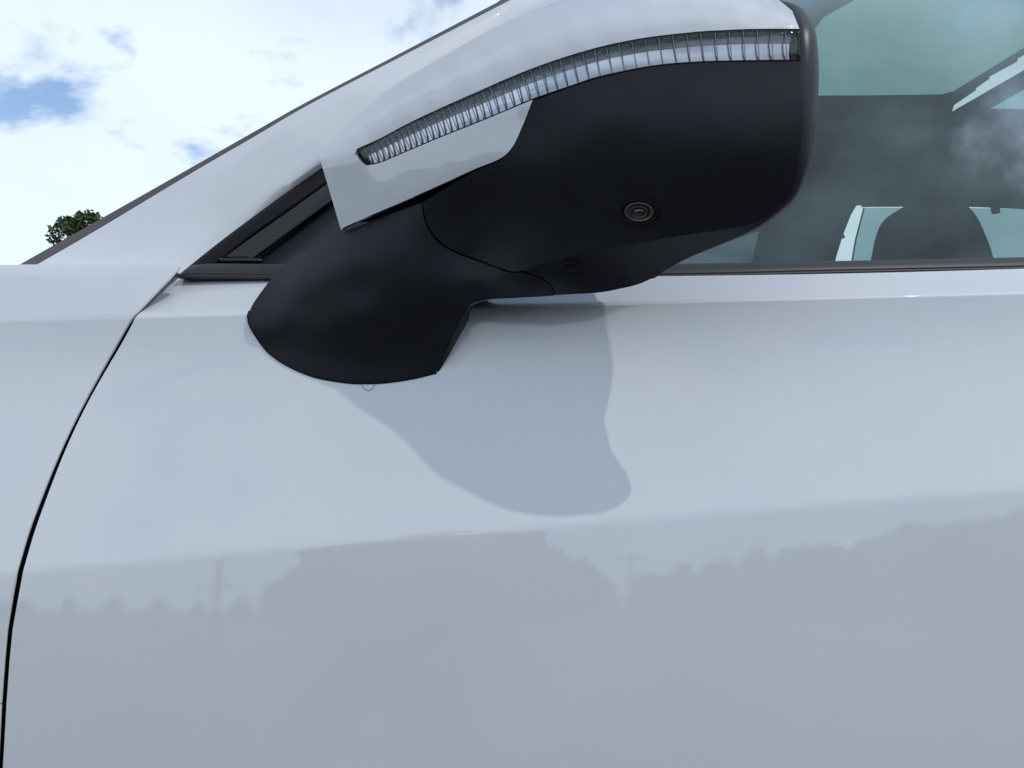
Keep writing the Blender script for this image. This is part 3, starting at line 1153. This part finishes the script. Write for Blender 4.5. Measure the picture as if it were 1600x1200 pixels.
fpts = []
for a, b in [(388, 493), (393, 479), (412, 541), (451, 571), (500, 590), (542, 596.5), (605, 596), (645, 590), (680, 581)]:
    fpts.append((a, b, doorY(a, b) - (0.004 if a < 400 else 0.0008)))
fpts += [(406, 459, .708), (422, 438, .712), (441, 416, .714), (463, 399, .708), (500, 380, .692), (536, 363, .677), (600, 338, .652), (661, 315, .630)]
fpts += [(702, 533, .667), (722, 492, .655), (743, 473, .645), (768, 467.5, .636), (800, 465.5, .629), (860, 462, .622), (870, 460, .622)]
for a, b, k in [(420, 495, 0.0061), (445, 490, 0.0113), (480, 480, 0.0200), (440, 530, 0.0052), (470, 545, 0.0052), (510, 550, 0.0078), (510, 510, 0.0174), (550, 560, 0.0078), (550, 530, 0.0165), (560, 490, 0.0296), (610, 560, 0.0087), (610, 520, 0.0218), (650, 555, 0.0087), (665, 525, 0.0174)]:
    fpts.append((a, b, 0.69 - (0.69 - doorY(a, b) + k) / KP))
fpts += [(520, 450, .665), (570, 450, .656), (620, 450, .647), (680, 475, .651),
         (740, 435, .633), (800, 438, .627), (840, 448, .627), (700, 392, .6395), (677, 366, .635), (664, 338, .632), (749, 406, .638), (800, 424, .623), (600, 370, .645), (600, 400, .643), (540, 400, .657), (500, 410, .674), (460, 430, .690), (850, 437, .619)]
dC = len([1 for q in fpts if q[2] > 0.69])
fpts = [(a, b, y if i < 9 else float(flat(y))) for i, (a, b, y) in enumerate(fpts)]
FOOT = TPS(fpts, 8e-4)
SEAM_F = [(659, 318), (660, 328), (662, 340), (667, 354), (675, 368), (688, 381.5), (704, 391.5), (724, 400.5), (747, 408.5), (774, 418.5), (798, 426.5), (815, 425.5), (832, 430.5), (849, 438.5), (861, 448), (866, 460)]
N1 = 60
topF = resample([(388, 493), (393, 479), (406, 459), (422, 438), (441, 416), (463, 399), (500, 380), (536, 363), (600, 338), (659, 317)], N1)
topF = np.vstack([topF[:-1], resample(SEAM_F, 50)])
botF = np.vstack([resample([(388, 493), (392, 510), (412, 541), (430, 558), (451, 571), (475, 582), (500, 590), (542, 596.5), (605, 596), (645, 590), (680, 581)], N1)[:-1],
                  resample(FRIGHT, 50)])
rows = ruled2d(topF, botF, np.linspace(0, 1, 34))
fv = to3d(rows, FOOT)
foot = cobj('mirror_foot', fv, grid_faces(34, topF.shape[0]), M['plastic'], mir)
bm = bmesh.new()
bm.from_mesh(foot.data)
bmesh.ops.remove_doubles(bm, verts=bm.verts, dist=0.00015)
# rear return of the foot, back to the door
bm.to_mesh(foot.data)
bm.free()
foot.data.shade_smooth()
shell(foot, 0.004, 0.0008, 2, 50)
fr = resample(FRIGHT, 50)
frY = FOOT(fr)
f0 = np.array([P(a, b, y) for (a, b), y in zip(fr, frY)])
rt = []
for k in range(50):
    p = f0[k]
    t = k / 49
    end = np.array((p[0] + 0.004, S(p[0], p[2]) + 0.004 if t < 0.4 else p[1] + 0.05, p[2] - (0.0 if t < 0.4 else 0.0)))
    end[1] = max(end[1], p[1] + 0.004)
    if t > 0.4:
        end[2] = p[2] + 0.010
    rt.append((p, end))
rv = [a + np.array((0.0006, 0.0008, 0)) for a, b in rt] + [a + (b - a) * 0.2 + np.array((0.002, 0, 0)) for a, b in rt] + [b for a, b in rt]
cobj('foot_return', rv, grid_faces(3, 50), M['plastic'], mir, face_to=(1, 0, 0))
ft = resample([(393, 479), (406, 459), (422, 438), (441, 416), (463, 399), (500, 380), (536, 363), (600, 338), (659, 317)], 40)
ftY = FOOT(ft)
rv = []
for dy in (0.001, 0.02, 0.06):
    for (a, b), y in zip(ft, ftY):
        p = P(a, b, y)
        yy = min(p[1] + dy, max(W(p[0], p[2]), p[1] + 0.003))
        rv.append((p[0], yy, p[2] - 0.002 - 0.05 * dy))
cobj('foot_top', rv, grid_faces(3, 40), M['plastic'], mir, face_to=(0, 0, 1))

gp_ = []
for a, b in resample([(390, 486), (388, 493), (392, 510), (412, 541), (430, 558), (451, 571), (475, 582), (500, 590), (542, 596.8), (575, 597.8), (605, 596.3), (645, 590.3), (682, 581.5)], 60):
    p_ = hit(a, b)
    gp_.append(p_ + np.array((0, -0.0006, -0.0004)))
v, f = bar('g', gp_, 0.0011, None, None, 8)
cobj('foot_gasket', v, f, M['rubber'], mir, face_to=None)

# -------- turn signal: reflector behind, clear lens in segments
NS = 240
lt = resample([(559, 233.5)] + LT[1:-1] + [(1249.5, 46)], NS)
lb = resample([(573, 257.5)] + [(a, b - 0.8) for a, b in LB[1:-1]] + [(1251, 94)], NS)


def lens_pt(u, v, dy):
    i = u * (NS - 1)
    a = np.array([np.interp(i, np.arange(NS), lt[:, k]) for k in (0, 1)])
    b = np.array([np.interp(i, np.arange(NS), lb[:, k]) for k in (0, 1)])
    q = a + (b - a) * v
    return P(q[0], q[1], float(HEAD([q])[0]) + dy)


# reflector trough: upper wall faces down, lower wall faces up
uu = np.linspace(0.0, 1.0, 120)
def trough(name, prof, m):
    vs_ = []
    for v_, dy in prof:
        for u in uu:
            vs_.append(lens_pt(u, v_, dy))
    return cobj(name, vs_, grid_faces(len(prof), 120), m, mir)


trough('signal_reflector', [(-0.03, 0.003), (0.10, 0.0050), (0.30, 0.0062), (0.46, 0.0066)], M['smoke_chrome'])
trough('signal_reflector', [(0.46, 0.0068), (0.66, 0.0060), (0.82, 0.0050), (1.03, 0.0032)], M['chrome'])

# segment borders: narrow at the tip, wide at the outer end
us = [0.0]
pxw = lambda u: np.interp(u, [0, 0.15, 0.35, 0.5, 0.7, 1.0], [9.0, 10.0, 13.5, 18.5, 22.0, 22.0])
Lpx = 720.0
while us[-1] < 1.0:
    us.append(us[-1] + pxw(us[-1]) / Lpx)
us = np.array(us) / us[-1]
for k in range(len(us) - 1):
    u0, u1 = us[k], us[k + 1]
    g_ = 0.04 * (u1 - u0)
    vs_ = []
    NV, NU = 9, 7
    for j in range(NV):
        v_ = j / (NV - 1)
        for i in range(NU):
            a = i / (NU - 1)
            ua = u0 + g_ + (u1 - u0 - 2 * g_) * a
            edge = (2 * a - 1) ** 4
            ev = (2 * v_ - 1) ** 4
            vs_.append(lens_pt(ua, 0.015 + 0.97 * v_, 0.0006 + 0.0016 * edge + 0.0016 * ev - 0.0006))
    o = cobj('lens_segment', vs_, grid_faces(NV, NU), M['lens'], mir)
    if k:
        # a thin moulded rib between two segments
        rv_ = []
        for j in range(5):
            v_ = j / 4
            for du, dy in ((-0.0012, 0.0026), (-0.0005, 0.0008), (0.0005, 0.0008), (0.0012, 0.0026)):
                rv_.append(lens_pt(min(max(u0 + du, 0), 1), 0.02 + 0.96 * v_, dy))
        cobj('lens_rib', rv_, grid_faces(5, 4), M['rib'], mir)

cv_ = []
for v_, dy in ((-0.005, 0.0012), (0.04, 0.0002), (0.2, -0.0004), (0.5, -0.0007), (0.8, -0.0004), (0.96, 0.0002), (1.005, 0.0012)):
    for u in uu:
        cv_.append(lens_pt(u, v_, dy))
cobj('lens_cover', cv_, grid_faces(7, 120), M['cover'], mir)
for va, vb in ((-0.045, 0.025), (0.975, 1.045)):
    gv_ = []
    for v_, dy in ((va, 0.0030), (va, 0.0006), (vb, 0.0002), (vb, 0.0030)):
        for u in uu:
            gv_.append(lens_pt(u, v_, dy))
    cobj('lens_gasket', gv_, grid_faces(4, 120), M['rubber'], mir)
for ua, ub in ((0.0, 0.006), (0.992, 1.0)):
    gv_ = []
    for v_ in np.linspace(-0.03, 1.03, 12):
        for u, dy in ((ua, 0.003), (ua, 0.0003), (ub, 0.0003), (ub, 0.003)):
            gv_.append(lens_pt(u, v_, dy))
    cobj('lens_gasket', gv_, grid_faces(12, 4), M['rubber'], mir)

# -------- camera and drain hole under the housing
def on_head(px, py, d=0.0):
    return P(px, py, float(HEAD([(px, py)])[0]) + d)


c0 = on_head(999, 331)
e1 = on_head(1009, 331) - on_head(989, 331)
e2 = on_head(999, 321) - on_head(999, 341)
e1 /= np.linalg.norm(e1)
nn = np.cross(e1, e2)
nn /= np.linalg.norm(nn)
if nn[1] > 0:
    nn = -nn
e2 = np.cross(nn, e1)
rp = 33 / F * c0[1]


def lathe(name, prof, m, c=c0, n=48, parent=None, sy=0.66):
    vs_ = []
    for r, h in prof:
        for k in range(n):
            t = 2 * math.pi * k / n
            vs_.append(c + e1 * r * math.cos(t) + e2 * r * sy * math.sin(t) + nn * h)
    fs = grid_faces(len(prof), n, close=True)
    fs.append(tuple(range((len(prof) - 1) * n, len(prof) * n)))
    return cobj(name, vs_, fs, m, parent or mir, face_to=nn)


lathe('camera_housing', [(rp, -0.003), (rp * 0.99, 0.0012), (rp * 0.93, 0.0020), (rp * 0.86, 0.0018), (rp * 0.80, 0.0004), (rp * 0.76, 0.0002)], M['rubber'])
lathe('camera_ring', [(rp * 0.75, 0.0), (rp * 0.73, 0.0012), (rp * 0.66, 0.0013), (rp * 0.58, 0.0006), (rp * 0.50, 0.0002)], M['camera_metal'])
lathe('camera_barrel', [(rp * 0.47, 0.0002), (rp * 0.46, 0.0018), (rp * 0.40, 0.0021), (rp * 0.35, 0.0012), (rp * 0.30, 0.0008)], M['camera_ring'])
lathe('camera_lens', [(rp * 0.28, 0.0009), (rp * 0.22, 0.0017), (rp * 0.14, 0.0022), (rp * 0.06, 0.0024)], M['camera_glass'])
# drain hole: a dark dished plug with a rim
fc = []
q0 = np.array((892.0, 417.0))
def on_facet(px, py):
    # intersect with the facet by nearest vertex of its upper and lower edges
    t = np.clip((py - np.interp(px, [815, 864, 930, 1000], [423, 406, 393, 379])) / (np.interp(px, [870, 936, 965, 1008], [460, 457, 452, 440]) - np.interp(px, [815, 864, 930, 1000], [423, 406, 393, 379])), 0, 1)
    yt = float(HEAD([(px, np.interp(px, [815, 864, 930, 1000], [423, 406, 393, 379]))])[0])
    yb = float(np.interp(px, [870, 905, 936, 965, 1008], FBY[:5]))
    return P(px, py, yt + (yb - yt) * t)


hc0 = on_facet(892, 417)
ha = on_facet(902, 417) - on_facet(882, 417)
hb = on_facet(892, 410) - on_facet(892, 424)
ha /= np.linalg.norm(ha)
hn = np.cross(ha, hb)
hn /= np.linalg.norm(hn)
if hn[1] > 0:
    hn = -hn
hb2 = np.cross(hn, ha)
if hb2[2] < 0 and False:
    hb2 = -hb2
rr = 12 / F * hc0[1]
vs_ = []
for r, h in ((1.0, 0.0002), (0.97, 0.0007), (0.92, 0.0006), (0.85, 0.0003)):
    for k in range(32):
        t = 2 * math.pi * k / 32
        vs_.append(hc0 + ha * rr * r * math.cos(t) + hb2 * rr * r * 0.55 * math.sin(t) + hn * h)
cobj('drain_hole', vs_, grid_faces(4, 32, close=True) + [tuple(range(96, 128))], M['core'], mir, face_to=hn)

vs_ = []
for r_, h in ((1.22, 0.0001), (1.16, 0.0008), (1.06, 0.0010), (1.0, 0.0007)):
    for k in range(32):
        t = 2 * math.pi * k / 32
        vs_.append(hc0 + ha * rr * r_ * math.cos(t) + hb2 * rr * r_ * 0.55 * math.sin(t) + hn * h)
cobj('drain_rim', vs_, grid_faces(4, 32, close=True), M['plastic'], mir, face_to=hn)

# dark backing behind the seam between foot and housing
sm = resample([(652, 308)] + SEAM_F + [(868, 462)], 60)
bv_ = []
for k, (a, b) in enumerate(sm):
    tn = sm[min(k + 1, 59)] - sm[max(k - 1, 0)]
    tn = tn / np.linalg.norm(tn)
    nx = np.array((tn[1], -tn[0]))
    y = max(float(FOOT([(a, b)])[0]), float(HEAD([(a, b)])[0]) if k < 45 else 0) + 0.0055
    kk = 1.0 if k < 50 else 0.35
    for w_ in (-14 * kk, 14 * kk):
        q = np.array((a, b)) + nx * w_
        if q[1] > 458 and q[0] > 760:
            q[1] = 458
        bv_.append(P(q[0], q[1], y))
cobj('seam_backing', bv_, grid_faces(60, 2), M['core'], mir)

# a thin hair caught under the foot
hp_ = [(563, 597), (566, 602), (571, 608), (577, 610), (582, 607), (585, 601), (586, 597)]
pts = []
for a, b in resample(hp_, 20):
    p = hit(a, b)
    pts.append(p + np.array((0, -0.0012, 0)))
v, f = bar('hair', pts, 0.00022, M['hair'], None, 5)
hr = obj('hair', v, f, M['hair'])
tag(hr, 'thin looped hair hanging from the bottom edge of the black mirror foot', 'hair')


# ------------------------------------------------------------------ trees
def leaf_tree(seed, height, crown_w, leaf, n_leaf, trunk_h=0.35):
    rnd = random.Random(seed)
    tv_, tf_ = [], []

    def limb(p0, p1, r0, r1, bend, seg=6, n=6):
        base = len(tv_)
        pts_ = []
        for i in range(n):
            t = i / (n - 1)
            p = [p0[k] + (p1[k] - p0[k]) * t for k in range(3)]
            p[0] += bend[0] * math.sin(math.pi * t)
            p[1] += bend[1] * math.sin(math.pi * t)
            pts_.append(p)
        rad = [r0 + (r1 - r0) * i / (n - 1) for i in range(n)]
        v_, f_ = bar('l', pts_, rad, None, None, seg)
        tv_.extend(v_)
        tf_.extend([tuple(i + base for i in q) for q in f_])

    th = height * trunk_h
    r = height * 0.022
    limb((0, 0, 0), (0.02 * height, 0, height * 0.8), r, r * 0.25, (rnd.uniform(-.2, .2), rnd.uniform(-.2, .2)), 8, 10)
    clumps = []
    nb = 22
    for i in range(nb):
        a = i * 2.4 + rnd.uniform(-0.4, 0.4)
        t = i / nb
        z0 = th + (height * 0.75 - th) * t
        rad = crown_w * (0.55 + 0.6 * math.sin(math.pi * min(1, 0.25 + 0.75 * t))) * rnd.uniform(0.55, 1.0) * 0.62
        z1 = z0 + height * rnd.uniform(0.04, 0.22)
        e = (rad * math.cos(a), rad * math.sin(a), z1)
        limb((0.02 * height * t, 0, z0), e, r * (0.5 - 0.35 * t), r * 0.06, (rnd.uniform(-.2, .2), rnd.uniform(-.2, .2)), 5, 5)
        clumps.append((e, crown_w * rnd.uniform(0.16, 0.34)))
        m_ = tuple(e[k] * 0.6 + (0, 0, z0)[k] * 0.4 for k in range(3))
        clumps.append((m_, crown_w * rnd.uniform(0.16, 0.28)))
    for i in range(8):
        clumps.append(((rnd.uniform(-.25, .25) * crown_w, rnd.uniform(-.25, .25) * crown_w, height * rnd.uniform(0.78, 0.97)), crown_w * rnd.uniform(0.12, 0.24)))
    lv_, lf_, mi = [], [], []
    for i in range(n_leaf):
        c, cr = clumps[rnd.randrange(len(clumps))]
        while True:
            d = [rnd.uniform(-1, 1) for _ in range(3)]
            L = math.sqrt(sum(x * x for x in d))
            if 0.2 < L < 1:
                break
        k = cr * (0.55 + 0.45 * rnd.random()) / max(L, 0.4)
        p = Vector((c[0] + d[0] * k, c[1] + d[1] * k, c[2] + d[2] * k * 0.8))
        ax = Vector((rnd.gauss(0, 1), rnd.gauss(0, 1), rnd.gauss(0, 0.6))).normalized()
        bx = ax.cross(Vector((rnd.gauss(0, 1), rnd.gauss(0, 1), rnd.gauss(0, 1)))).normalized()
        l_ = leaf * rnd.uniform(0.7, 1.3)
        b = len(lv_)
        lv_ += [p - ax * l_ * .5, p + bx * l_ * .32 - ax * l_ * .05, p + ax * l_ * .55, p - bx * l_ * .32 - ax * l_ * .05]
        lf_.append((b, b + 1, b + 2, b + 3))
        mi.append(rnd.choice((0, 0, 1, 2)))
    tm = bpy.data.meshes.new('trunk')
    tm.from_pydata([tuple(map(float, q)) for q in tv_], [], tf_)
    tm.shade_smooth()
    tm.materials.append(M['bark'])
    lm = bpy.data.meshes.new('crown')
    lm.from_pydata([tuple(q) for q in lv_], [], lf_)
    for m_ in ('leaf_a', 'leaf_b', 'leaf_c'):
        lm.materials.append(M[m_])
    lm.polygons.foreach_set('material_index', mi)
    lm.update()
    return tm, lm


def plant(meshes, loc, rz, sc_, label, group=None):
    r = empty('tree', loc)
    r.rotation_euler = (0, 0, rz)
    r.scale = (sc_, sc_, sc_)
    for nm, me in zip(('trunk', 'crown'), meshes):
        o = bpy.data.objects.new(nm, me)
        COL.objects.link(o)
        o.parent = r
    tag(r, label, 'tree', group)
    return r


near_tree = leaf_tree(8, 8.0, 2.1, 0.14, 15000, 0.12)
line_a = leaf_tree(11, 9.0, 4.6, 0.7, 6000, 0.02)
line_b = leaf_tree(23, 8.0, 5.0, 0.7, 6000, 0.02)
line_c = leaf_tree(31, 11.0, 5.0, 0.7, 6000, 0.03)
# the tree that shows over the fender
d = ray(118, 330)
Yt = 30.0
top_z = HC + d[1] * Yt
plant(near_tree, (d[0] * Yt, Yt, 0), 0.6, top_z / 7.9, 'leafy green tree showing above the front fender beside the windscreen pillar')


# things behind the photographer, mirrored in the lower half of the door
def mirrored(px, py):
    p = hit(px, py)
    e = 0.004
    gx = (S(p[0] + e, p[2]) - S(p[0] - e, p[2])) / (2 * e)
    gz = (S(p[0], p[2] + e) - S(p[0], p[2] - e)) / (2 * e)
    n_ = np.array((gx, -1, gz))
    n_ /= np.linalg.norm(n_)
    d_ = p - np.array((0, 0, HC))
    d_ /= np.linalg.norm(d_)
    r_ = d_ - 2 * d_.dot(n_) * n_
    return p, r_


def spot(px, py, dist):
    p, r_ = mirrored(px, py)
    k = dist / math.hypot(r_[0], r_[1])
    return p + r_ * k


GR = 'trees behind the photographer'
rnd = random.Random(5)
line = [(-120, 940, 60, 1), (-40, 938, 62, 0), (40, 939, 60, 1), (110, 937, 62, 0), (180, 935, 64, 1), (250, 936, 62, 1), (310, 942, 60, 0), (380, 935, 58, 1), (440, 905, 48, 1),
        (490, 872, 42, 0), (540, 838, 40, 2), (600, 818, 38, 0), (660, 812, 40, 2), (715, 822, 39, 1), (765, 850, 42, 0), (815, 855, 44, 1), (862, 862, 45, 0), (905, 878, 48, 1), (940, 900, 50, 0),
        (1010, 898, 48, 1), (1065, 886, 46, 0), (1120, 878, 44, 1), (1180, 866, 42, 0), (1240, 858, 40, 1), (1300, 852, 39, 2), (1365, 842, 37, 1), (1430, 830, 36, 0), (1500, 818, 34, 2), (1570, 808, 32, 1), (1650, 798, 31, 0)]
kinds = [line_a, line_b, line_c]
hts = [9.0, 8.0, 11.0]
for i, (px, py, dist, k) in enumerate(line):
    py = max(py, float(np.interp(px, [0, 560, 1060, 1600], [895, 846, 806, 765])) + 9)
    t = spot(px, py, dist)
    h = max(1.2, t[2] / 0.97)
    plant(kinds[k], (t[0], t[1], 0), rnd.uniform(0, 6.28), h / hts[k], 'leafy tree in the row mirrored in the lower door', GR)


def pole(px, py, dist, label, h, arm_z, arm_w):
    t = spot(px, py, dist)
    r = empty('utility_pole', (t[0], t[1], 0))
    v_, f_ = bar('p', [(0, 0, 0), (0, 0, h * 0.5), (0, 0, h)], [0.17, 0.15, 0.12], None, None, 12)
    obj('post', v_, f_, M['wood'], r)
    v_, f_ = boxv(-arm_w / 2, arm_w / 2, -0.20, -0.12, arm_z - 0.06, arm_z + 0.06)
    o = obj('crossarm', v_, f_, M['wood'], r, smooth=False)
    for s_ in (-0.45, -0.2, 0.2, 0.45):
        v_, f_ = bar('i', [(s_ * arm_w, -0.16, arm_z + 0.06), (s_ * arm_w, -0.16, arm_z + 0.12), (s_ * arm_w, -0.16, arm_z + 0.2)], [0.03, 0.06, 0.03], None, None, 8)
        obj('insulator', v_, f_, M['steel'], o)
    tag(r, label, 'utility pole')


t = spot(985, 872, 40)
pole(985, 900, 40, 'slim utility pole with a crossarm at its top, mirrored in the door', t[2] + 0.2, t[2], 2.2)
t = spot(340, 918, 38)
pole(340, 918, 38, 'thick utility pole with a low crossarm, mirrored in the door near the fender', t[2] + 9.0, t[2], 2.2)


# ------------------------------------------------------------------ the photographer, mirrored in the lower door
M['jacket'] = mat('dark_jacket', (0.035, 0.037, 0.045), 0.85, spec=0.2)
add_noise(M['jacket'], 25.0, (0.028, 0.030, 0.038), (0.045, 0.047, 0.056), bump=0.4, bscale=18, dist=0.01)
M['jeans'] = mat('dark_trousers', (0.045, 0.05, 0.065), 0.9, spec=0.2)
add_noise(M['jeans'], 30.0, (0.035, 0.04, 0.055), (0.055, 0.06, 0.078), bump=0.3, bscale=20, dist=0.008)
M['skin'] = mat('skin', (0.48, 0.30, 0.22), 0.55, spec=0.4)
M['shoe'] = mat('shoe', (0.03, 0.028, 0.026), 0.6)
M['hair_dark'] = mat('dark_hair', (0.03, 0.022, 0.016), 0.6)


def skin_mesh(name, verts, edges, root, sub=2):
    me = bpy.data.meshes.new(name)
    me.from_pydata([v_[:3] for v_ in verts], edges, [])
    o = bpy.data.objects.new(name, me)
    COL.objects.link(o)
    sk = o.modifiers.new('skin', 'SKIN')
    sk.use_smooth_shade = True
    for i, v_ in enumerate(verts):
        me.skin_vertices[0].data[i].radius = (v_[3], v_[4] if len(v_) > 4 else v_[3])
    me.skin_vertices[0].data[root].use_root = True
    sd = o.modifiers.new('sub', 'SUBSURF')
    sd.levels = sub
    sd.render_levels = sub
    dgx = bpy.context.evaluated_depsgraph_get()
    new = bpy.data.meshes.new_from_object(o.evaluated_get(dgx))
    bpy.data.objects.remove(o)
    new.name = name
    new.shade_smooth()
    return new


PX = -0.33
vt, ed = [], []


def chain(pts, start=None):
    prev = start
    ids = []
    for p in pts:
        vt.append(p)
        i = len(vt) - 1
        if prev is not None:
            ed.append((prev, i))
        prev = i
        ids.append(i)
    return ids


sp = chain([(PX, -0.70, 0.60, .15, .12), (PX, -0.68, 0.74, .155, .12), (PX + .02, -0.63, 0.90, .17, .12), (PX + .04, -0.57, 1.04, .16, .105), (PX + .05, -0.53, 1.12, .06), (PX + .06, -0.50, 1.17, .055), (PX + .07, -0.485, 1.23, .075, .085), (PX + .075, -0.475, 1.30, .078, .09), (PX + .075, -0.475, 1.345, .05, .06)])
chain([(PX + .075, -0.372, 1.245, .012)], sp[6])
for s_ in (-1, 1):
    lg = chain([(PX + s_ * .10, -0.68, 0.56, .095), (PX + s_ * .13, -0.55, 0.50, .078), (PX + s_ * .145, -0.42, 0.45, .064), (PX + s_ * .14, -0.46, 0.30, .057), (PX + s_ * .135, -0.54, 0.13, .043), (PX + s_ * .135, -0.55, 0.07, .045), (PX + s_ * .14, -0.46, 0.045, .042), (PX + s_ * .15, -0.37, 0.035, .032)], sp[0])
arms = {1: [(PX + .20, -0.55, 1.05, .065), (PX + .28, -0.46, 0.93, .048), (PX + .33, -0.36, 0.82, .042), (PX + .345, -0.22, 0.83, .034), (PX + .345, -0.105, 0.80, .024), (PX + .348, -0.07, 0.806, .030, .018)],
        -1: [(PX - .14, -0.55, 1.05, .065), (PX - .17, -0.45, 0.92, .048), (PX - .10, -0.36, 0.81, .042), (PX + .08, -0.22, 0.825, .034), (PX + .25, -0.105, 0.838, .024), (PX + .285, -0.07, 0.842, .032, .018)]}
hand_c = []
for s_ in (-1, 1):
    a = chain(arms[s_], sp[3])
    w_ = np.array(arms[s_][-1][:3])
    hand_c.append(w_)
    for q, (dz_, l_) in enumerate(((0.026, .034), (0.010, .038), (-0.008, .036), (-0.024, .029))):
        p1 = w_ + np.array((s_ * 0.018, 0.022, dz_))
        p2 = w_ + np.array((s_ * 0.016, 0.022 + l_ * 0.55, dz_))
        p3 = w_ + np.array((-s_ * 0.004, 0.026 + l_ * 0.70, dz_))
        chain([(*p1, .0095), (*p2, .0088), (*p3, .0078)], a[-1])
    t1 = w_ + np.array((-s_ * 0.018, 0.012, 0.024))
    t2 = w_ + np.array((-s_ * 0.034, 0.026, 0.030))
    chain([(*t1, .011), (*t2, .0095)], a[-1])
body = skin_mesh('person', vt, ed, 0)
for m_ in ('jacket', 'jeans', 'skin', 'shoe'):
    body.materials.append(M[m_])
head_c = Vector((PX + .075, -0.475, 1.28))
for p in body.polygons:
    c = p.center
    k = 0
    if (c - head_c).length < 0.155 and c.z > 1.145:
        k = 2
    elif min((Vector(h_) - c).length for h_ in hand_c) < 0.075 and c.y > -0.115:
        k = 2
    elif c.z < 0.10:
        k = 3
    elif c.z < 0.64:
        k = 1
    p.material_index = k
person = bpy.data.objects.new('person', body)
COL.objects.link(person)
tag(person, 'person in dark jacket and trousers crouching with a phone, mirrored faintly in the door', 'person')
hv_, hf_ = [], []
for i in range(9):
    ph = math.pi * 0.5 * i / 8
    for j in range(20):
        t = 2 * math.pi * j / 20
        hv_.append((head_c.x + 0.094 * math.sin(ph) * math.cos(t), head_c.y - 0.012 + 0.102 * math.sin(ph) * math.sin(t), head_c.z + 0.035 + 0.085 * math.cos(ph) - 0.05 * (math.sin(t) < 0.2) * (ph / 1.57) ** 2))
hr_ = obj('hair', hv_, grid_faces(9, 20, close=True), M['hair_dark'], person)
for s_ in (-1, 1):
    v_, f_ = pillow(head_c.x + s_ * 0.032, head_c.y + 0.082, head_c.z - 0.005, 0.013, 0.009, 0.008, e=2.0, n=10, m_=6)
    obj('eye', v_, f_, M['core'], person)
    v_, f_ = pillow(head_c.x + s_ * 0.088, head_c.y, head_c.z - 0.012, 0.010, 0.022, 0.032, e=2.0, n=10, m_=6)
    obj('ear', v_, f_, M['skin'], person)
v_, f_ = pillow(head_c.x, head_c.y + 0.078, head_c.z - 0.075, 0.026, 0.008, 0.006, e=2.0, n=12, m_=6)
obj('mouth', v_, f_, M['skin'], person)
v_, f_ = boxv(-0.037, 0.037, -0.026, -0.018, 0.775, 0.925)
ph_ = obj('phone', v_, f_, M['gloss_black'], smooth=False)
bvm = ph_.modifiers.new('bevel', 'BEVEL')
bvm.width = 0.003
bvm.segments = 2
tag(ph_, 'black phone held by the crouching person, mirrored in the door', 'phone')
